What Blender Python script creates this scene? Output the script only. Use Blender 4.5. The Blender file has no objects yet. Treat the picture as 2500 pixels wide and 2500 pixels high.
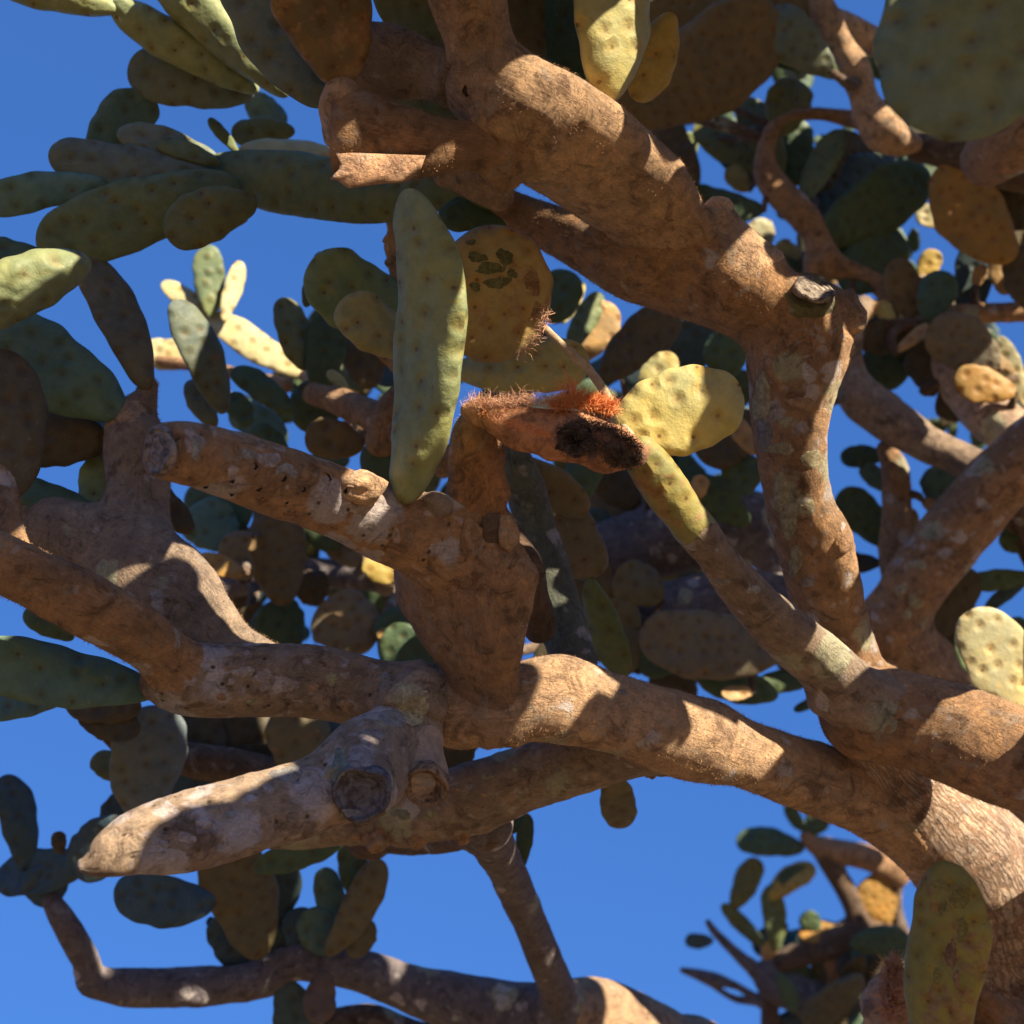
import bpy, math, random
import numpy as np
from mathutils import Vector
# ------------------------------------------------------------------ camera, world, sun
scene = bpy.context.scene
HFOV = math.radians(45.0)
PITCH = math.radians(40.0)
CAM = np.array([0.0, 0.0, 1.6])
FWD = np.array([0.0, math.cos(PITCH), math.sin(PITCH)])
UP = np.array([0.0, -math.sin(PITCH), math.cos(PITCH)])
RT = np.array([1.0, 0.0, 0.0])
F = 1250.0 / math.tan(HFOV / 2)

cam_d = bpy.data.cameras.new('camera')
cam = bpy.data.objects.new('camera', cam_d)
scene.collection.objects.link(cam)
cam.location = CAM
cam.rotation_euler = (math.pi / 2 + PITCH, 0, 0)
cam_d.sensor_width = 36.0
cam_d.angle = HFOV
cam_d.clip_start = 0.02
cam_d.clip_end = 2000
cam_d.dof.use_dof = True
cam_d.dof.focus_distance = 1.72
cam_d.dof.aperture_fstop = 3.4
scene.camera = cam

SUN = 0.58 * RT + 0.74 * UP - 0.36 * FWD
SUN = SUN / np.linalg.norm(SUN)
sun_el = math.asin(SUN[2])
sun_az = math.atan2(SUN[0], SUN[1])
world = bpy.data.worlds.new('World')
scene.world = world
world.use_nodes = True
wn = world.node_tree
wn.nodes.clear()
sky = wn.nodes.new('ShaderNodeTexSky')
sky.sky_type = 'NISHITA'
sky.sun_disc = False
sky.sun_elevation = sun_el
sky.sun_rotation = sun_az
sky.altitude = 300
sky.air_density = 1.0
sky.dust_density = 0.15
sky.ozone_density = 4.0
bg = wn.nodes.new('ShaderNodeBackground')
bg.inputs['Strength'].default_value = 0.050
wo = wn.nodes.new('ShaderNodeOutputWorld')
gm = wn.nodes.new('ShaderNodeGamma')
gm.inputs[1].default_value = 0.3
tint = wn.nodes.new('ShaderNodeMix')
tint.data_type = 'RGBA'
tint.blend_type = 'MULTIPLY'
tint.inputs[0].default_value = 1.0
tint.inputs[7].default_value = (0.57, 1.46, 3.62, 1)
wn.links.new(sky.outputs[0], gm.inputs[0])
wn.links.new(gm.outputs[0], tint.inputs[6])
wn.links.new(tint.outputs[2], bg.inputs[0])
wn.links.new(bg.outputs[0], wo.inputs[0])

sd = bpy.data.lights.new('sun', 'SUN')
sd.energy = 5.0
sd.angle = math.radians(0.5)
sd.color = (1.0, 0.87, 0.67)
so = bpy.data.objects.new('sun', sd)
so.rotation_euler = Vector(SUN).to_track_quat('Z', 'Y').to_euler()
scene.collection.objects.link(so)
scene.view_settings.view_transform = 'Standard'
scene.view_settings.look = 'None'
scene.view_settings.exposure = 1.36
scene.view_settings.gamma = 1.0
scene.view_settings.use_curve_mapping = False
scene.render.engine = 'CYCLES'

# ------------------------------------------------------------------ helpers
rng = np.random.default_rng(7)
_P = rng.permutation(512)
_P = np.concatenate([_P, _P, _P, _P])
_V = rng.uniform(-1, 1, 4096)


def vnoise(p, seed=0):
    """smooth value noise in -1..1 at points p (n,3)"""
    p = np.asarray(p, float) + seed * 17.31 + 100.0
    i = np.floor(p).astype(int)
    f = p - i
    f = f * f * (3 - 2 * f)
    i &= 511

    def h(a, b, c):
        return _V[_P[_P[_P[(i[:, 0] + a) & 511] + ((i[:, 1] + b) & 511)] + ((i[:, 2] + c) & 511)]]
    x, y, z = f[:, 0], f[:, 1], f[:, 2]
    c0 = (h(0, 0, 0) * (1 - x) + h(1, 0, 0) * x) * (1 - y) + (h(0, 1, 0) * (1 - x) + h(1, 1, 0) * x) * y
    c1 = (h(0, 0, 1) * (1 - x) + h(1, 0, 1) * x) * (1 - y) + (h(0, 1, 1) * (1 - x) + h(1, 1, 1) * x) * y
    return c0 * (1 - z) + c1 * z


def W(x, y, d):
    """a point seen at photograph pixel x, y (of 2500) at d metres of depth"""
    return CAM + d * (FWD + (x - 1250.0) / F * RT - (y - 1250.0) / F * UP)


def nrm(v):
    return v / np.maximum(np.linalg.norm(v, axis=-1, keepdims=True), 1e-9)


def make_mesh(name, verts, faces, smooth=True, uvs=None):
    me = bpy.data.meshes.new(name)
    me.from_pydata([tuple(v) for v in verts], [], faces)
    if uvs is not None:
        uv = me.uv_layers.new(name='UVMap')
        li = np.zeros(len(me.loops), dtype=np.int32)
        me.loops.foreach_get('vertex_index', li)
        uv.data.foreach_set('uv', np.asarray(uvs, dtype=np.float32)[li].ravel())
    if smooth:
        me.polygons.foreach_set('use_smooth', [True] * len(me.polygons))
    me.update()
    return me


def link(name, me, mat, parent=None, color=None, label=None, kind=None):
    o = bpy.data.objects.new(name, me)
    scene.collection.objects.link(o)
    if mat is not None and len(me.materials) == 0:
        me.materials.append(mat)
    if parent is not None:
        o.parent = parent
        o.matrix_parent_inverse = parent.matrix_world.inverted()
    if color is not None:
        o.color = color
    if label:
        o['label'] = label
    if kind:
        o['kind'] = kind
    return o


def root(name, loc, label, cat, group=None):
    o = bpy.data.objects.new(name, None)
    scene.collection.objects.link(o)
    o.location = tuple(loc)
    o['label'] = label
    o['category'] = cat
    if group:
        o['group'] = group
    bpy.context.view_layer.update()
    return o


def catmull(P, n):
    """n samples per span through control rows P"""
    P = np.asarray(P, float)
    Q = np.vstack([2 * P[0] - P[1], P, 2 * P[-1] - P[-2]])
    out = []
    for i in range(1, len(Q) - 2):
        m = n[i - 1]
        t = np.linspace(0, 1, m, endpoint=False)[:, None]
        a, b, c, d = Q[i - 1], Q[i], Q[i + 1], Q[i + 2]
        out.append(0.5 * ((2 * b) + (c - a) * t + (2 * a - 5 * b + 4 * c - d) * t * t + (3 * b - a - 3 * c + d) * t ** 3))
    out.append(Q[-2][None])
    return np.vstack(out)

# ------------------------------------------------------------------ materials


class NT:
    def __init__(self, name):
        self.m = bpy.data.materials.new(name)
        self.m.use_nodes = True
        self.t = self.m.node_tree
        self.b = self.t.nodes['Principled BSDF']

    def n(self, typ, **kw):
        nd = self.t.nodes.new(typ)
        ins = kw.pop('ins', {})
        for k, v in kw.items():
            setattr(nd, k, v)
        for k, v in ins.items():
            if hasattr(v, 'is_output'):
                self.t.links.new(v, nd.inputs[k])
            else:
                nd.inputs[k].default_value = v
        return nd

    def noise(self, co, scale, detail=4, rough=0.6, dist=0.0):
        return self.n('ShaderNodeTexNoise', ins={'Vector': co, 'Scale': scale, 'Detail': detail, 'Roughness': rough, 'Distortion': dist}).outputs[0]

    def ramp(self, fac, a, b, lo=0.0, hi=1.0):
        return self.n('ShaderNodeMapRange', interpolation_type='SMOOTHSTEP', ins={0: fac, 1: a, 2: b, 3: lo, 4: hi}).outputs[0]

    def math(self, op, a, b=0.0):
        return self.n('ShaderNodeMath', operation=op, ins={0: a, 1: b}).outputs[0]

    def mix(self, fac, a, b, mode='MIX'):
        nd = self.n('ShaderNodeMix', data_type='RGBA', blend_type=mode)
        for idx, v in ((0, fac), (6, a), (7, b)):
            if hasattr(v, 'is_output'):
                self.t.links.new(v, nd.inputs[idx])
            else:
                nd.inputs[idx].default_value = v
        return nd.outputs[2]

    def bump(self, h, strength, dist, prev=None):
        ins = {'Height': h, 'Strength': strength, 'Distance': dist}
        if prev is not None:
            ins['Normal'] = prev
        return self.n('ShaderNodeBump', ins=ins).outputs[0]

    def out(self, col, rough, normal, **kw):
        self.t.links.new(col, self.b.inputs['Base Color'])
        if hasattr(rough, 'is_output'):
            self.t.links.new(rough, self.b.inputs['Roughness'])
        else:
            self.b.inputs['Roughness'].default_value = rough
        if normal is not None:
            self.t.links.new(normal, self.b.inputs['Normal'])
        for k, v in kw.items():
            self.b.inputs[k].default_value = v
        return self.m


def mat_pad():
    k = NT('cactus_pad_skin')
    tc = k.n('ShaderNodeTexCoord')
    oi = k.n('ShaderNodeObjectInfo')
    uv = tc.outputs['UV']
    ob = tc.outputs['Object']
    base = oi.outputs['Color']
    al = oi.outputs['Alpha']
    geo = k.n('ShaderNodeNewGeometry')
    pos = geo.outputs['Position']
    n1 = k.noise(pos, 9, 4, 0.6)
    n2 = k.noise(pos, 42, 5, 0.65)
    n3 = k.noise(pos, 260, 3, 0.7)
    col = k.mix(k.ramp(n1, 0.35, 0.68), base, k.mix(1.0, base, (1.28, 1.12, 0.80, 1), 'MULTIPLY'))
    col = k.mix(k.ramp(n2, 0.3, 0.75, 0.0, 0.55), col, k.mix(1.0, col, (0.50, 0.56, 0.56, 1), 'MULTIPLY'))
    blo = k.ramp(k.noise(pos, 24, 5, 0.75, 0.8), 0.55, 0.68, 0.0, 0.75)
    col = k.mix(blo, col, k.mix(1.0, base, (1.35, 1.0, 0.55, 1), 'MULTIPLY'))
    blk = k.ramp(k.noise(pos, 33, 6, 0.8, 1.2), 0.62, 0.72, 0.0, 0.8)
    col = k.mix(blk, col, (0.10, 0.065, 0.03, 1))
    # old corky brown patches, amount = 1 - alpha
    age = k.math('SUBTRACT', 1.0, al)
    pm = k.math('ADD', k.math('MULTIPLY', n1, 0.55), k.math('MULTIPLY', n2, 0.45))
    thr = k.math('SUBTRACT', 0.72, k.math('MULTIPLY', age, 0.42))
    mask = k.ramp(k.math('SUBTRACT', pm, thr), -0.03, 0.05)
    corky = k.mix(k.ramp(k.noise(pos, 70, 4), 0.35, 0.7), (0.24, 0.125, 0.05, 1), (0.36, 0.22, 0.10, 1))
    col = k.mix(k.math('MULTIPLY', mask, 0.85), col, corky)
    # pale bloom flecks
    fl = k.ramp(k.noise(pos, 130, 3, 0.8), 0.62, 0.78, 0.0, 0.35)
    col = k.mix(fl, col, (0.48, 0.46, 0.34, 1))
    vo = k.n('ShaderNodeTexVoronoi', voronoi_dimensions='2D', feature='F1', ins={'Vector': uv, 'Scale': 25.0, 'Randomness': 0.62})
    dist = vo.outputs['Distance']
    dot = k.math('MULTIPLY', k.ramp(dist, 0.02, 0.12, 1.0, 0.0), k.ramp(n2, 0.3, 0.62, 1.0, 0.35))
    halo = k.ramp(dist, 0.08, 0.36, 1.0, 0.0)
    col = k.mix(k.math('MULTIPLY', halo, 0.5), col, k.mix(1.0, col, (0.86, 0.62, 0.40, 1), 'MULTIPLY'))
    col = k.mix(dot, col, (0.075, 0.038, 0.015, 1))
    nb = k.bump(k.ramp(dist, 0.02, 0.38, 0.0, 1.0), 0.55, 0.005)
    nb = k.bump(n2, 0.5, 0.005, nb)
    nb = k.bump(n3, 0.35, 0.0012, nb)
    rough = k.ramp(n2, 0.3, 0.8, 0.5, 0.72)
    return k.out(col, rough, nb, **{'Specular IOR Level': 0.32})


def mat_bark(name, streak=False, dots=False, lichen=(0.40, 0.40, 0.25, 1), lich2=(0.54, 0.49, 0.45, 1), cracked=False):
    k = NT(name)
    oi = k.n('ShaderNodeObjectInfo')
    base = oi.outputs['Color']
    al = oi.outputs['Alpha']
    geo = k.n('ShaderNodeNewGeometry')
    pos = geo.outputs['Position']
    tc = k.n('ShaderNodeTexCoord')
    uv = tc.outputs['UV']
    n1 = k.noise(pos, 11, 4, 0.6)
    n2 = k.noise(pos, 48, 6, 0.68, 0.3)
    n3 = k.noise(pos, 240, 4, 0.75)
    st = k.n('ShaderNodeMapping', ins={'Vector': uv, 'Scale': (26.0, 120.0, 1.0)})
    ns = k.noise(st.outputs[0], 1.0, 5, 0.7, 0.6)
    col = k.mix(k.ramp(n1, 0.3, 0.7), k.mix(1.0, base, (0.72, 0.66, 0.62, 1), 'MULTIPLY'), k.mix(1.0, base, (1.25, 1.12, 0.95, 1), 'MULTIPLY'))
    col = k.mix(k.ramp(n2, 0.42, 0.66, 0.0, 0.75), col, k.mix(1.0, base, (0.50, 0.46, 0.44, 1), 'MULTIPLY'))
    col = k.mix(k.ramp(ns, 0.5, 0.72, 0.0, 0.45), col, k.mix(1.0, base, (1.5, 1.3, 1.1, 1), 'MULTIPLY'))
    col = k.mix(k.ramp(n3, 0.5, 0.75, 0.0, 0.4), col, k.mix(1.0, base, (0.42, 0.36, 0.32, 1), 'MULTIPLY'))
    # lichen discs; amount = 1 - alpha
    am = k.math('SUBTRACT', 1.0, al)
    wob = k.n('ShaderNodeVectorMath', operation='ADD', ins={0: pos, 1: (0, 0, 0)})
    wv = k.n('ShaderNodeVectorMath', operation='SCALE', ins={0: k.n('ShaderNodeTexNoise', ins={'Vector': pos, 'Scale': 30.0, 'Detail': 3.0}).outputs['Color'], 'Scale': 0.05})
    k.t.links.new(wv.outputs[0], wob.inputs[1])
    for sc, lo, c, w in ((12.0, 0.30, lichen, 0.9), (22.0, 0.26, lich2, 0.8), (44.0, 0.2, lich2, 0.45)):
        vo = k.n('ShaderNodeTexVoronoi', feature='F1', ins={'Vector': wob.outputs[0], 'Scale': sc, 'Randomness': 1.0})
        pick = k.math('LESS_THAN', k.n('ShaderNodeSeparateColor', ins={0: vo.outputs['Color']}).outputs[0], k.math('MULTIPLY', am, 0.95))
        disc = k.ramp(vo.outputs['Distance'], lo, lo + 0.14, 1.0, 0.0)
        f = k.math('MULTIPLY', k.math('MULTIPLY', pick, disc), k.ramp(n3, 0.3, 0.6, w * 0.55, w))
        col = k.mix(f, col, c)
    hb = k.math('ADD', k.math('MULTIPLY', n2, 0.6), k.math('MULTIPLY', ns, 0.4))
    big = k.noise(pos, 5.5, 5, 0.7, 0.5)
    col = k.mix(k.ramp(big, 0.45, 0.68, 0.0, 0.6), col, k.mix(1.0, col, (0.62, 0.68, 0.78, 1), 'MULTIPLY'))
    med = k.noise(pos, 26, 6, 0.72, 0.9)
    col = k.mix(k.ramp(med, 0.51, 0.64, 0.0, 0.85), col, k.mix(1.0, col, (0.38, 0.35, 0.36, 1), 'MULTIPLY'))
    fib = k.n('ShaderNodeMapping', ins={'Vector': uv, 'Scale': (60.0, 330.0, 1.0)})
    fb = k.noise(fib.outputs[0], 1.0, 4, 0.8, 1.4)
    col = k.mix(k.ramp(fb, 0.5, 0.7, 0.0, 0.5), col, k.mix(1.0, col, (0.45, 0.40, 0.38, 1), 'MULTIPLY'))
    gry = k.noise(pos, 15, 6, 0.78, 1.5)
    col = k.mix(k.ramp(gry, 0.54, 0.64, 0.0, 0.5), col, (0.30, 0.27, 0.22, 1))
    col = k.mix(k.ramp(med, 0.46, 0.36, 0.0, 0.45), col, k.mix(1.0, col, (1.45, 1.4, 1.35, 1), 'MULTIPLY'))
    vp = k.n('ShaderNodeTexVoronoi', feature='DISTANCE_TO_EDGE', ins={'Vector': wob.outputs[0], 'Scale': 62.0, 'Randomness': 1.0})
    plate = k.ramp(vp.outputs['Distance'], 0.0, 0.16)
    col = k.mix(k.math('MULTIPLY', k.math('SUBTRACT', 1.0, plate), k.ramp(n1, 0.5, 0.7, 0.0, 0.35)), col, k.mix(1.0, col, (0.45, 0.38, 0.34, 1), 'MULTIPLY'))
    hb = k.math('ADD', hb, k.math('ADD', k.math('MULTIPLY', med, 0.7), k.math('MULTIPLY', plate, 0.05)))
    nb = k.bump(k.math('ADD', hb, k.math('MULTIPLY', fb, 0.25)), 1.0, 0.015)
    if cracked:
        mp = k.n('ShaderNodeMapping', ins={'Vector': uv, 'Scale': (17.0, 52.0, 1.0)})
        ad = k.n('ShaderNodeVectorMath', operation='SCALE', ins={0: k.n('ShaderNodeTexNoise', ins={'Vector': pos, 'Scale': 22.0, 'Detail': 6.0, 'Roughness': 0.7}).outputs['Color'], 'Scale': 3.2})
        sm = k.n('ShaderNodeVectorMath', operation='ADD', ins={0: mp.outputs[0], 1: ad.outputs[0]})
        vc = k.n('ShaderNodeTexVoronoi', feature='DISTANCE_TO_EDGE', voronoi_dimensions='2D', ins={'Vector': sm.outputs[0], 'Scale': 1.0})
        cr = k.ramp(vc.outputs['Distance'], 0.0, 0.30)
        col = k.mix(k.math('SUBTRACT', 1.0, cr), col, k.mix(1.0, col, (0.66, 0.52, 0.44, 1), 'MULTIPLY'))
        nb = k.bump(cr, 0.8, 0.006, nb)
    if dots:
        vd = k.n('ShaderNodeTexVoronoi', feature='F1', voronoi_dimensions='2D', ins={'Vector': uv, 'Scale': 27.0, 'Randomness': 0.5})
        dd = k.math('MULTIPLY', k.ramp(vd.outputs['Distance'], 0.05, 0.11, 1.0, 0.0), k.ramp(n1, 0.42, 0.55, 0.1, 0.9))
        col = k.mix(dd, col, (0.03, 0.018, 0.01, 1))
        nb = k.bump(k.ramp(vd.outputs['Distance'], 0.04, 0.3), 0.9, 0.006, nb)
    nb = k.bump(n3, 0.6, 0.003, nb)
    col = k.mix(1.0, col, (1.27, 1.28, 1.32, 1), 'MULTIPLY')
    return k.out(col, 0.92, nb, **{'Specular IOR Level': 0.12, 'Sheen Weight': 0.35, 'Sheen Roughness': 0.5, 'Sheen Tint': (1.0, 0.78, 0.58, 1)})


def mat_plain(name, c1, c2, scale=60.0, rough=0.9, bump=0.004, strength=0.7):
    k = NT(name)
    geo = k.n('ShaderNodeNewGeometry')
    pos = geo.outputs['Position']
    n = k.noise(pos, scale, 6, 0.7, 0.4)
    col = k.mix(k.ramp(n, 0.32, 0.68), c1 + (1,), c2 + (1,))
    return k.out(col, rough, k.bump(n, strength, bump), **{'Specular IOR Level': 0.15})


def mat_cut():
    """sawn end: rings and radial checks around the face centre (UV in -1..1)"""
    k = NT('weathered_cut_wood')
    tc = k.n('ShaderNodeTexCoord')
    geo = k.n('ShaderNodeNewGeometry')
    oi = k.n('ShaderNodeObjectInfo')
    uv = tc.outputs['UV']
    ln = k.n('ShaderNodeVectorMath', operation='LENGTH', ins={0: uv}).outputs['Value']
    n = k.noise(geo.outputs['Position'], 90, 5, 0.7)
    r = k.math('ADD', ln, k.math('MULTIPLY', n, 0.25))
    ring = k.math('SINE', k.math('MULTIPLY', r, 26.0))
    col = k.mix(k.ramp(ring, -0.6, 0.9, 0.0, 0.12), oi.outputs['Color'], (0.10, 0.07, 0.055, 1))
    col = k.mix(k.ramp(n, 0.42, 0.62, 0.0, 0.8), col, (0.05, 0.033, 0.027, 1))
    return k.out(col, 0.9, k.bump(k.math('ADD', k.math('MULTIPLY', ring, 0.08), n), 1.0, 0.010))


M_PAD = mat_pad()
M_BARK = mat_bark('woolly_limb_bark')
M_DOT = mat_bark('pitted_limb_bark', dots=True, lichen=(0.46, 0.42, 0.41, 1), lich2=(0.56, 0.48, 0.45, 1))
M_TRUNK = mat_bark('cracked_trunk_bark', cracked=True)
M_CUT = mat_cut()
M_HOLE = mat_plain('dark_hollow_paint', (0.012, 0.009, 0.007), (0.045, 0.032, 0.024), 120)  # dark colour stands in for the shade inside holes that are not cut
M_HUSK = mat_plain('torn_dry_husk', (0.20, 0.10, 0.065), (0.62, 0.30, 0.15), 38, bump=0.008, strength=1.0)
M_FIBRE = mat_plain('orange_cactus_fibre', (0.80, 0.24, 0.07), (0.85, 0.42, 0.18), 90)
M_WOOL = mat_plain('tan_wool', (0.17, 0.095, 0.05), (0.52, 0.34, 0.20), 30)
M_STICK = mat_plain('pale_dry_stick', (0.34, 0.24, 0.15), (0.5, 0.38, 0.25), 80)
M_GROUND = mat_plain('dry_sandy_ground', (0.15, 0.10, 0.055), (0.21, 0.145, 0.085), 2.5, bump=0.05)

# ------------------------------------------------------------------ builders
TARGETS = []
SKEL = []


def tube_geo(pts, kd=1.0, step=0.006, sides=40, lump=0.07, seed=0, cap0='round', cap1='round', world=None, twist=0.0):
    """swept limb: rows (x, y, depth, r_px) -> verts, faces, uvs. kd = thickness along the view / visible thickness"""
    P = []
    for row in pts:
        if len(row) == 5:       # ('w', X, Y, Z, r)
            P.append([row[1], row[2], row[3], row[4]])
        else:
            x, y, d, r = row
            w = W(x, y, d)
            P.append([w[0], w[1], w[2], r * d / F])
    P = np.array(P)
    seg = np.linalg.norm(np.diff(P[:, :3], axis=0), axis=1)
    S = catmull(P, [max(2, int(s / step)) for s in seg])
    C, R = S[:, :3], np.maximum(S[:, 3], 0.0008)
    L = np.concatenate([[0], np.cumsum(np.linalg.norm(np.diff(C, axis=0), axis=1))])
    T = nrm(np.gradient(C, axis=0))
    view = nrm(CAM - C)
    N = nrm(view - (view * T).sum(1, keepdims=True) * T)
    if twist:                       # turn the flattened section so that its broad face looks away from B
        th_ = math.radians(twist)
        B0 = np.cross(T, N)
        N = N * math.cos(th_) - B0 * math.sin(th_)
        R = R / math.sqrt(math.cos(th_) ** 2 + (kd * math.sin(th_)) ** 2)
    # rings for rounded ends
    def cap(c, t, n, r, sgn, style):
        out = []
        if style == 'round':
            for a in (0.25, 0.5, 0.72, 0.88, 0.97):
                out.append((c + sgn * t * r * 0.75 * a, r * math.sqrt(1 - a * a), t, n))
        elif style == 'flat':
            for a in (0.97, 0.6, 0.05):
                out.append((c + sgn * t * 0.0015 * (1 - a), r * a, t, n))
        return out
    rings = [(C[i], R[i], T[i], N[i]) for i in range(len(C))]
    head = cap(C[0], T[0], N[0], R[0], -1, cap0)[::-1]
    tail = cap(C[-1], T[-1], N[-1], R[-1], 1, cap1)
    rings = head + rings + tail
    Ls = [L[0]] * len(head) + list(L) + [L[-1]] * len(tail)
    C = np.array([r[0] for r in rings]); R = np.array([r[1] for r in rings])
    T = np.array([r[2] for r in rings]); N = np.array([r[3] for r in rings])
    B = np.cross(T, N)
    a = np.linspace(0, 2 * math.pi, sides, endpoint=False)
    ca, sa = np.cos(a), np.sin(a)
    off = N[:, None, :] * (ca[None, :, None] * kd) + B[:, None, :] * sa[None, :, None]
    V = C[:, None, :] + R[:, None, None] * off
    D = nrm(off)
    flat = V.reshape(-1, 3)
    rm = float(np.median(R))
    nz = vnoise(flat / (rm * 1.6), seed) * 1.0 + vnoise(flat / (rm * 0.6), seed + 3) * 0.45 + vnoise(flat / (rm * 0.22), seed + 5) * 0.26 + vnoise(flat / 0.006, seed + 8) * 0.10 + np.maximum(vnoise(flat / (rm * 0.9), seed + 11) - 0.45, 0) * 1.6
    amp = lump * np.repeat(R, sides)
    V = (flat + D.reshape(-1, 3) * (nz * amp)[:, None])
    nr = len(rings)
    faces = []
    for i in range(nr - 1):
        b0, b1 = i * sides, (i + 1) * sides
        for j in range(sides):
            j2 = (j + 1) % sides
            faces.append((b0 + j, b0 + j2, b1 + j2, b1 + j))
    faces.append(tuple(range(sides - 1, -1, -1)))
    faces.append(tuple((nr - 1) * sides + j for j in range(sides)))
    # circumference coordinate mirrored so that no seam jump is visible
    uvx = np.repeat(np.array(Ls), sides)
    mir = np.where(a <= math.pi, a, 2 * math.pi - a)
    uvy = np.tile(mir, nr) * rm + seed * 0.37
    SKEL.append(dict(C=C, R=R, T=T, N=N, B=B, kd=kd, D=D.reshape(-1, 3), rm=rm))
    return V, faces, np.stack([uvx + seed * 0.71, uvy], 1)


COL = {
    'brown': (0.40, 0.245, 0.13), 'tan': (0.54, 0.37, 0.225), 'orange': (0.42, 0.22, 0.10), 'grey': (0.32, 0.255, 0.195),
    'pale': (0.58, 0.44, 0.32), 'dark': (0.13, 0.09, 0.065), 'bluegrey': (0.165, 0.16, 0.19), 'dgrey': (0.37, 0.285, 0.205), 'peach': (0.66, 0.41, 0.25),  # bluegrey: haze over the low left, put into the limb colour
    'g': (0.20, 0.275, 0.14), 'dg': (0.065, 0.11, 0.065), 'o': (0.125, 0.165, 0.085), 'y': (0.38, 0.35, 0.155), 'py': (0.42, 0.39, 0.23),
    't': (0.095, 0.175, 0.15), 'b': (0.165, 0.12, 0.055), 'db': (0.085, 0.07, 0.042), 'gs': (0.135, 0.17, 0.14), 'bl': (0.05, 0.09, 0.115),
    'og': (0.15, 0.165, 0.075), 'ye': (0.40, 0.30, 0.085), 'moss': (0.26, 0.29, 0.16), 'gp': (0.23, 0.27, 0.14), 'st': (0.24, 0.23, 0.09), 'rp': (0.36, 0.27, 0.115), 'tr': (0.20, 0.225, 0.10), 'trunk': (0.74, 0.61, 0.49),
}
_seed = [0]


def limb(name, pts, parent, color='brown', lichen=0.0, kd=0.9, mat=None, lump=0.06, sides=44, step=0.006, cap0='round', cap1='round', label=None, twist=0.0):
    _seed[0] += 1
    v, f, uv = tube_geo(pts, kd, step, sides, lump, _seed[0], cap0, cap1, None, twist)
    me = make_mesh(name, v, f, True, uv)
    o = link(name, me, mat or M_BARK, parent, COL[color] + (1.0 - lichen,), label)
    SKEL[-1]['o'] = o
    SKEL[-1]['root'] = parent
    return o


def melt(k=0.046):
    """swell limbs into each other where one ends in another, so that joints flow instead of crossing"""
    def sdf(sk, P):
        best = np.full(len(P), 9.0)
        C, R = sk['C'][4:-4:2], sk['R'][4:-4:2]
        if len(C) < 2:
            C, R = sk['C'], sk['R']
            N, B = sk['N'], sk['B']
        else:
            N, B = sk['N'][4:-4:2], sk['B'][4:-4:2]
        v = P[:, None, :] - C[None]
        d = np.linalg.norm(v, axis=2)
        j = d.argmin(1)
        ii = np.arange(len(P))
        vv = v[ii, j]; dd = np.maximum(d[ii, j], 1e-6)
        cn = (vv * N[j]).sum(1) / dd; cb = (vv * B[j]).sum(1) / dd
        rest = np.sqrt(np.clip(1 - cn ** 2 - cb ** 2, 0, 1))
        reff = R[j] / np.sqrt((cn / sk['kd']) ** 2 + cb ** 2 + rest ** 2)
        return dd - reff
    moves = []
    for a in SKEL:
        if 'o' not in a:
            continue
        me_ = a['o'].data
        n = len(me_.vertices)
        co = np.zeros(n * 3); me_.vertices.foreach_get('co', co); co = co.reshape(-1, 3)
        off = np.zeros(n)
        for b in SKEL:
            if b is a or 'o' not in b or b['root'] is not a['root']:
                continue
            ends = [(b['C'][5], b['R'][6], a), (b['C'][-6], b['R'][-7], a), (a['C'][5], a['R'][6], b), (a['C'][-6], a['R'][-7], b)] if min(len(a['C']), len(b['C'])) > 14 else []
            for e, re, host in ends:
                hd = np.linalg.norm(host['C'] - e, axis=1)
                j = hd.argmin()
                if hd[j] > host['R'][j] * 1.25:
                    continue
                kk = min(k, 0.9 * min(re, host['R'][j]) + 0.004)
                de = np.linalg.norm(co - e, axis=1)
                lim = 2.2 * host['R'][j] + 1.5 * re
                w = np.clip((lim - de) / (0.4 * lim), 0, 1)
                sel = w > 0
                if not sel.any():
                    continue
                d = sdf(b, co[sel])
                h = np.clip(1 - np.abs(d) / kk, 0, 1)
                off[sel] = np.maximum(off[sel], w[sel] * h * h * kk * 0.32)
        moves.append((me_, co, off, a['D']))
    for me_, co, off, D in moves:
        if off.max() > 0:
            me_.vertices.foreach_set('co', (co + D * off[:, None]).ravel())
            me_.update()


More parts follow.
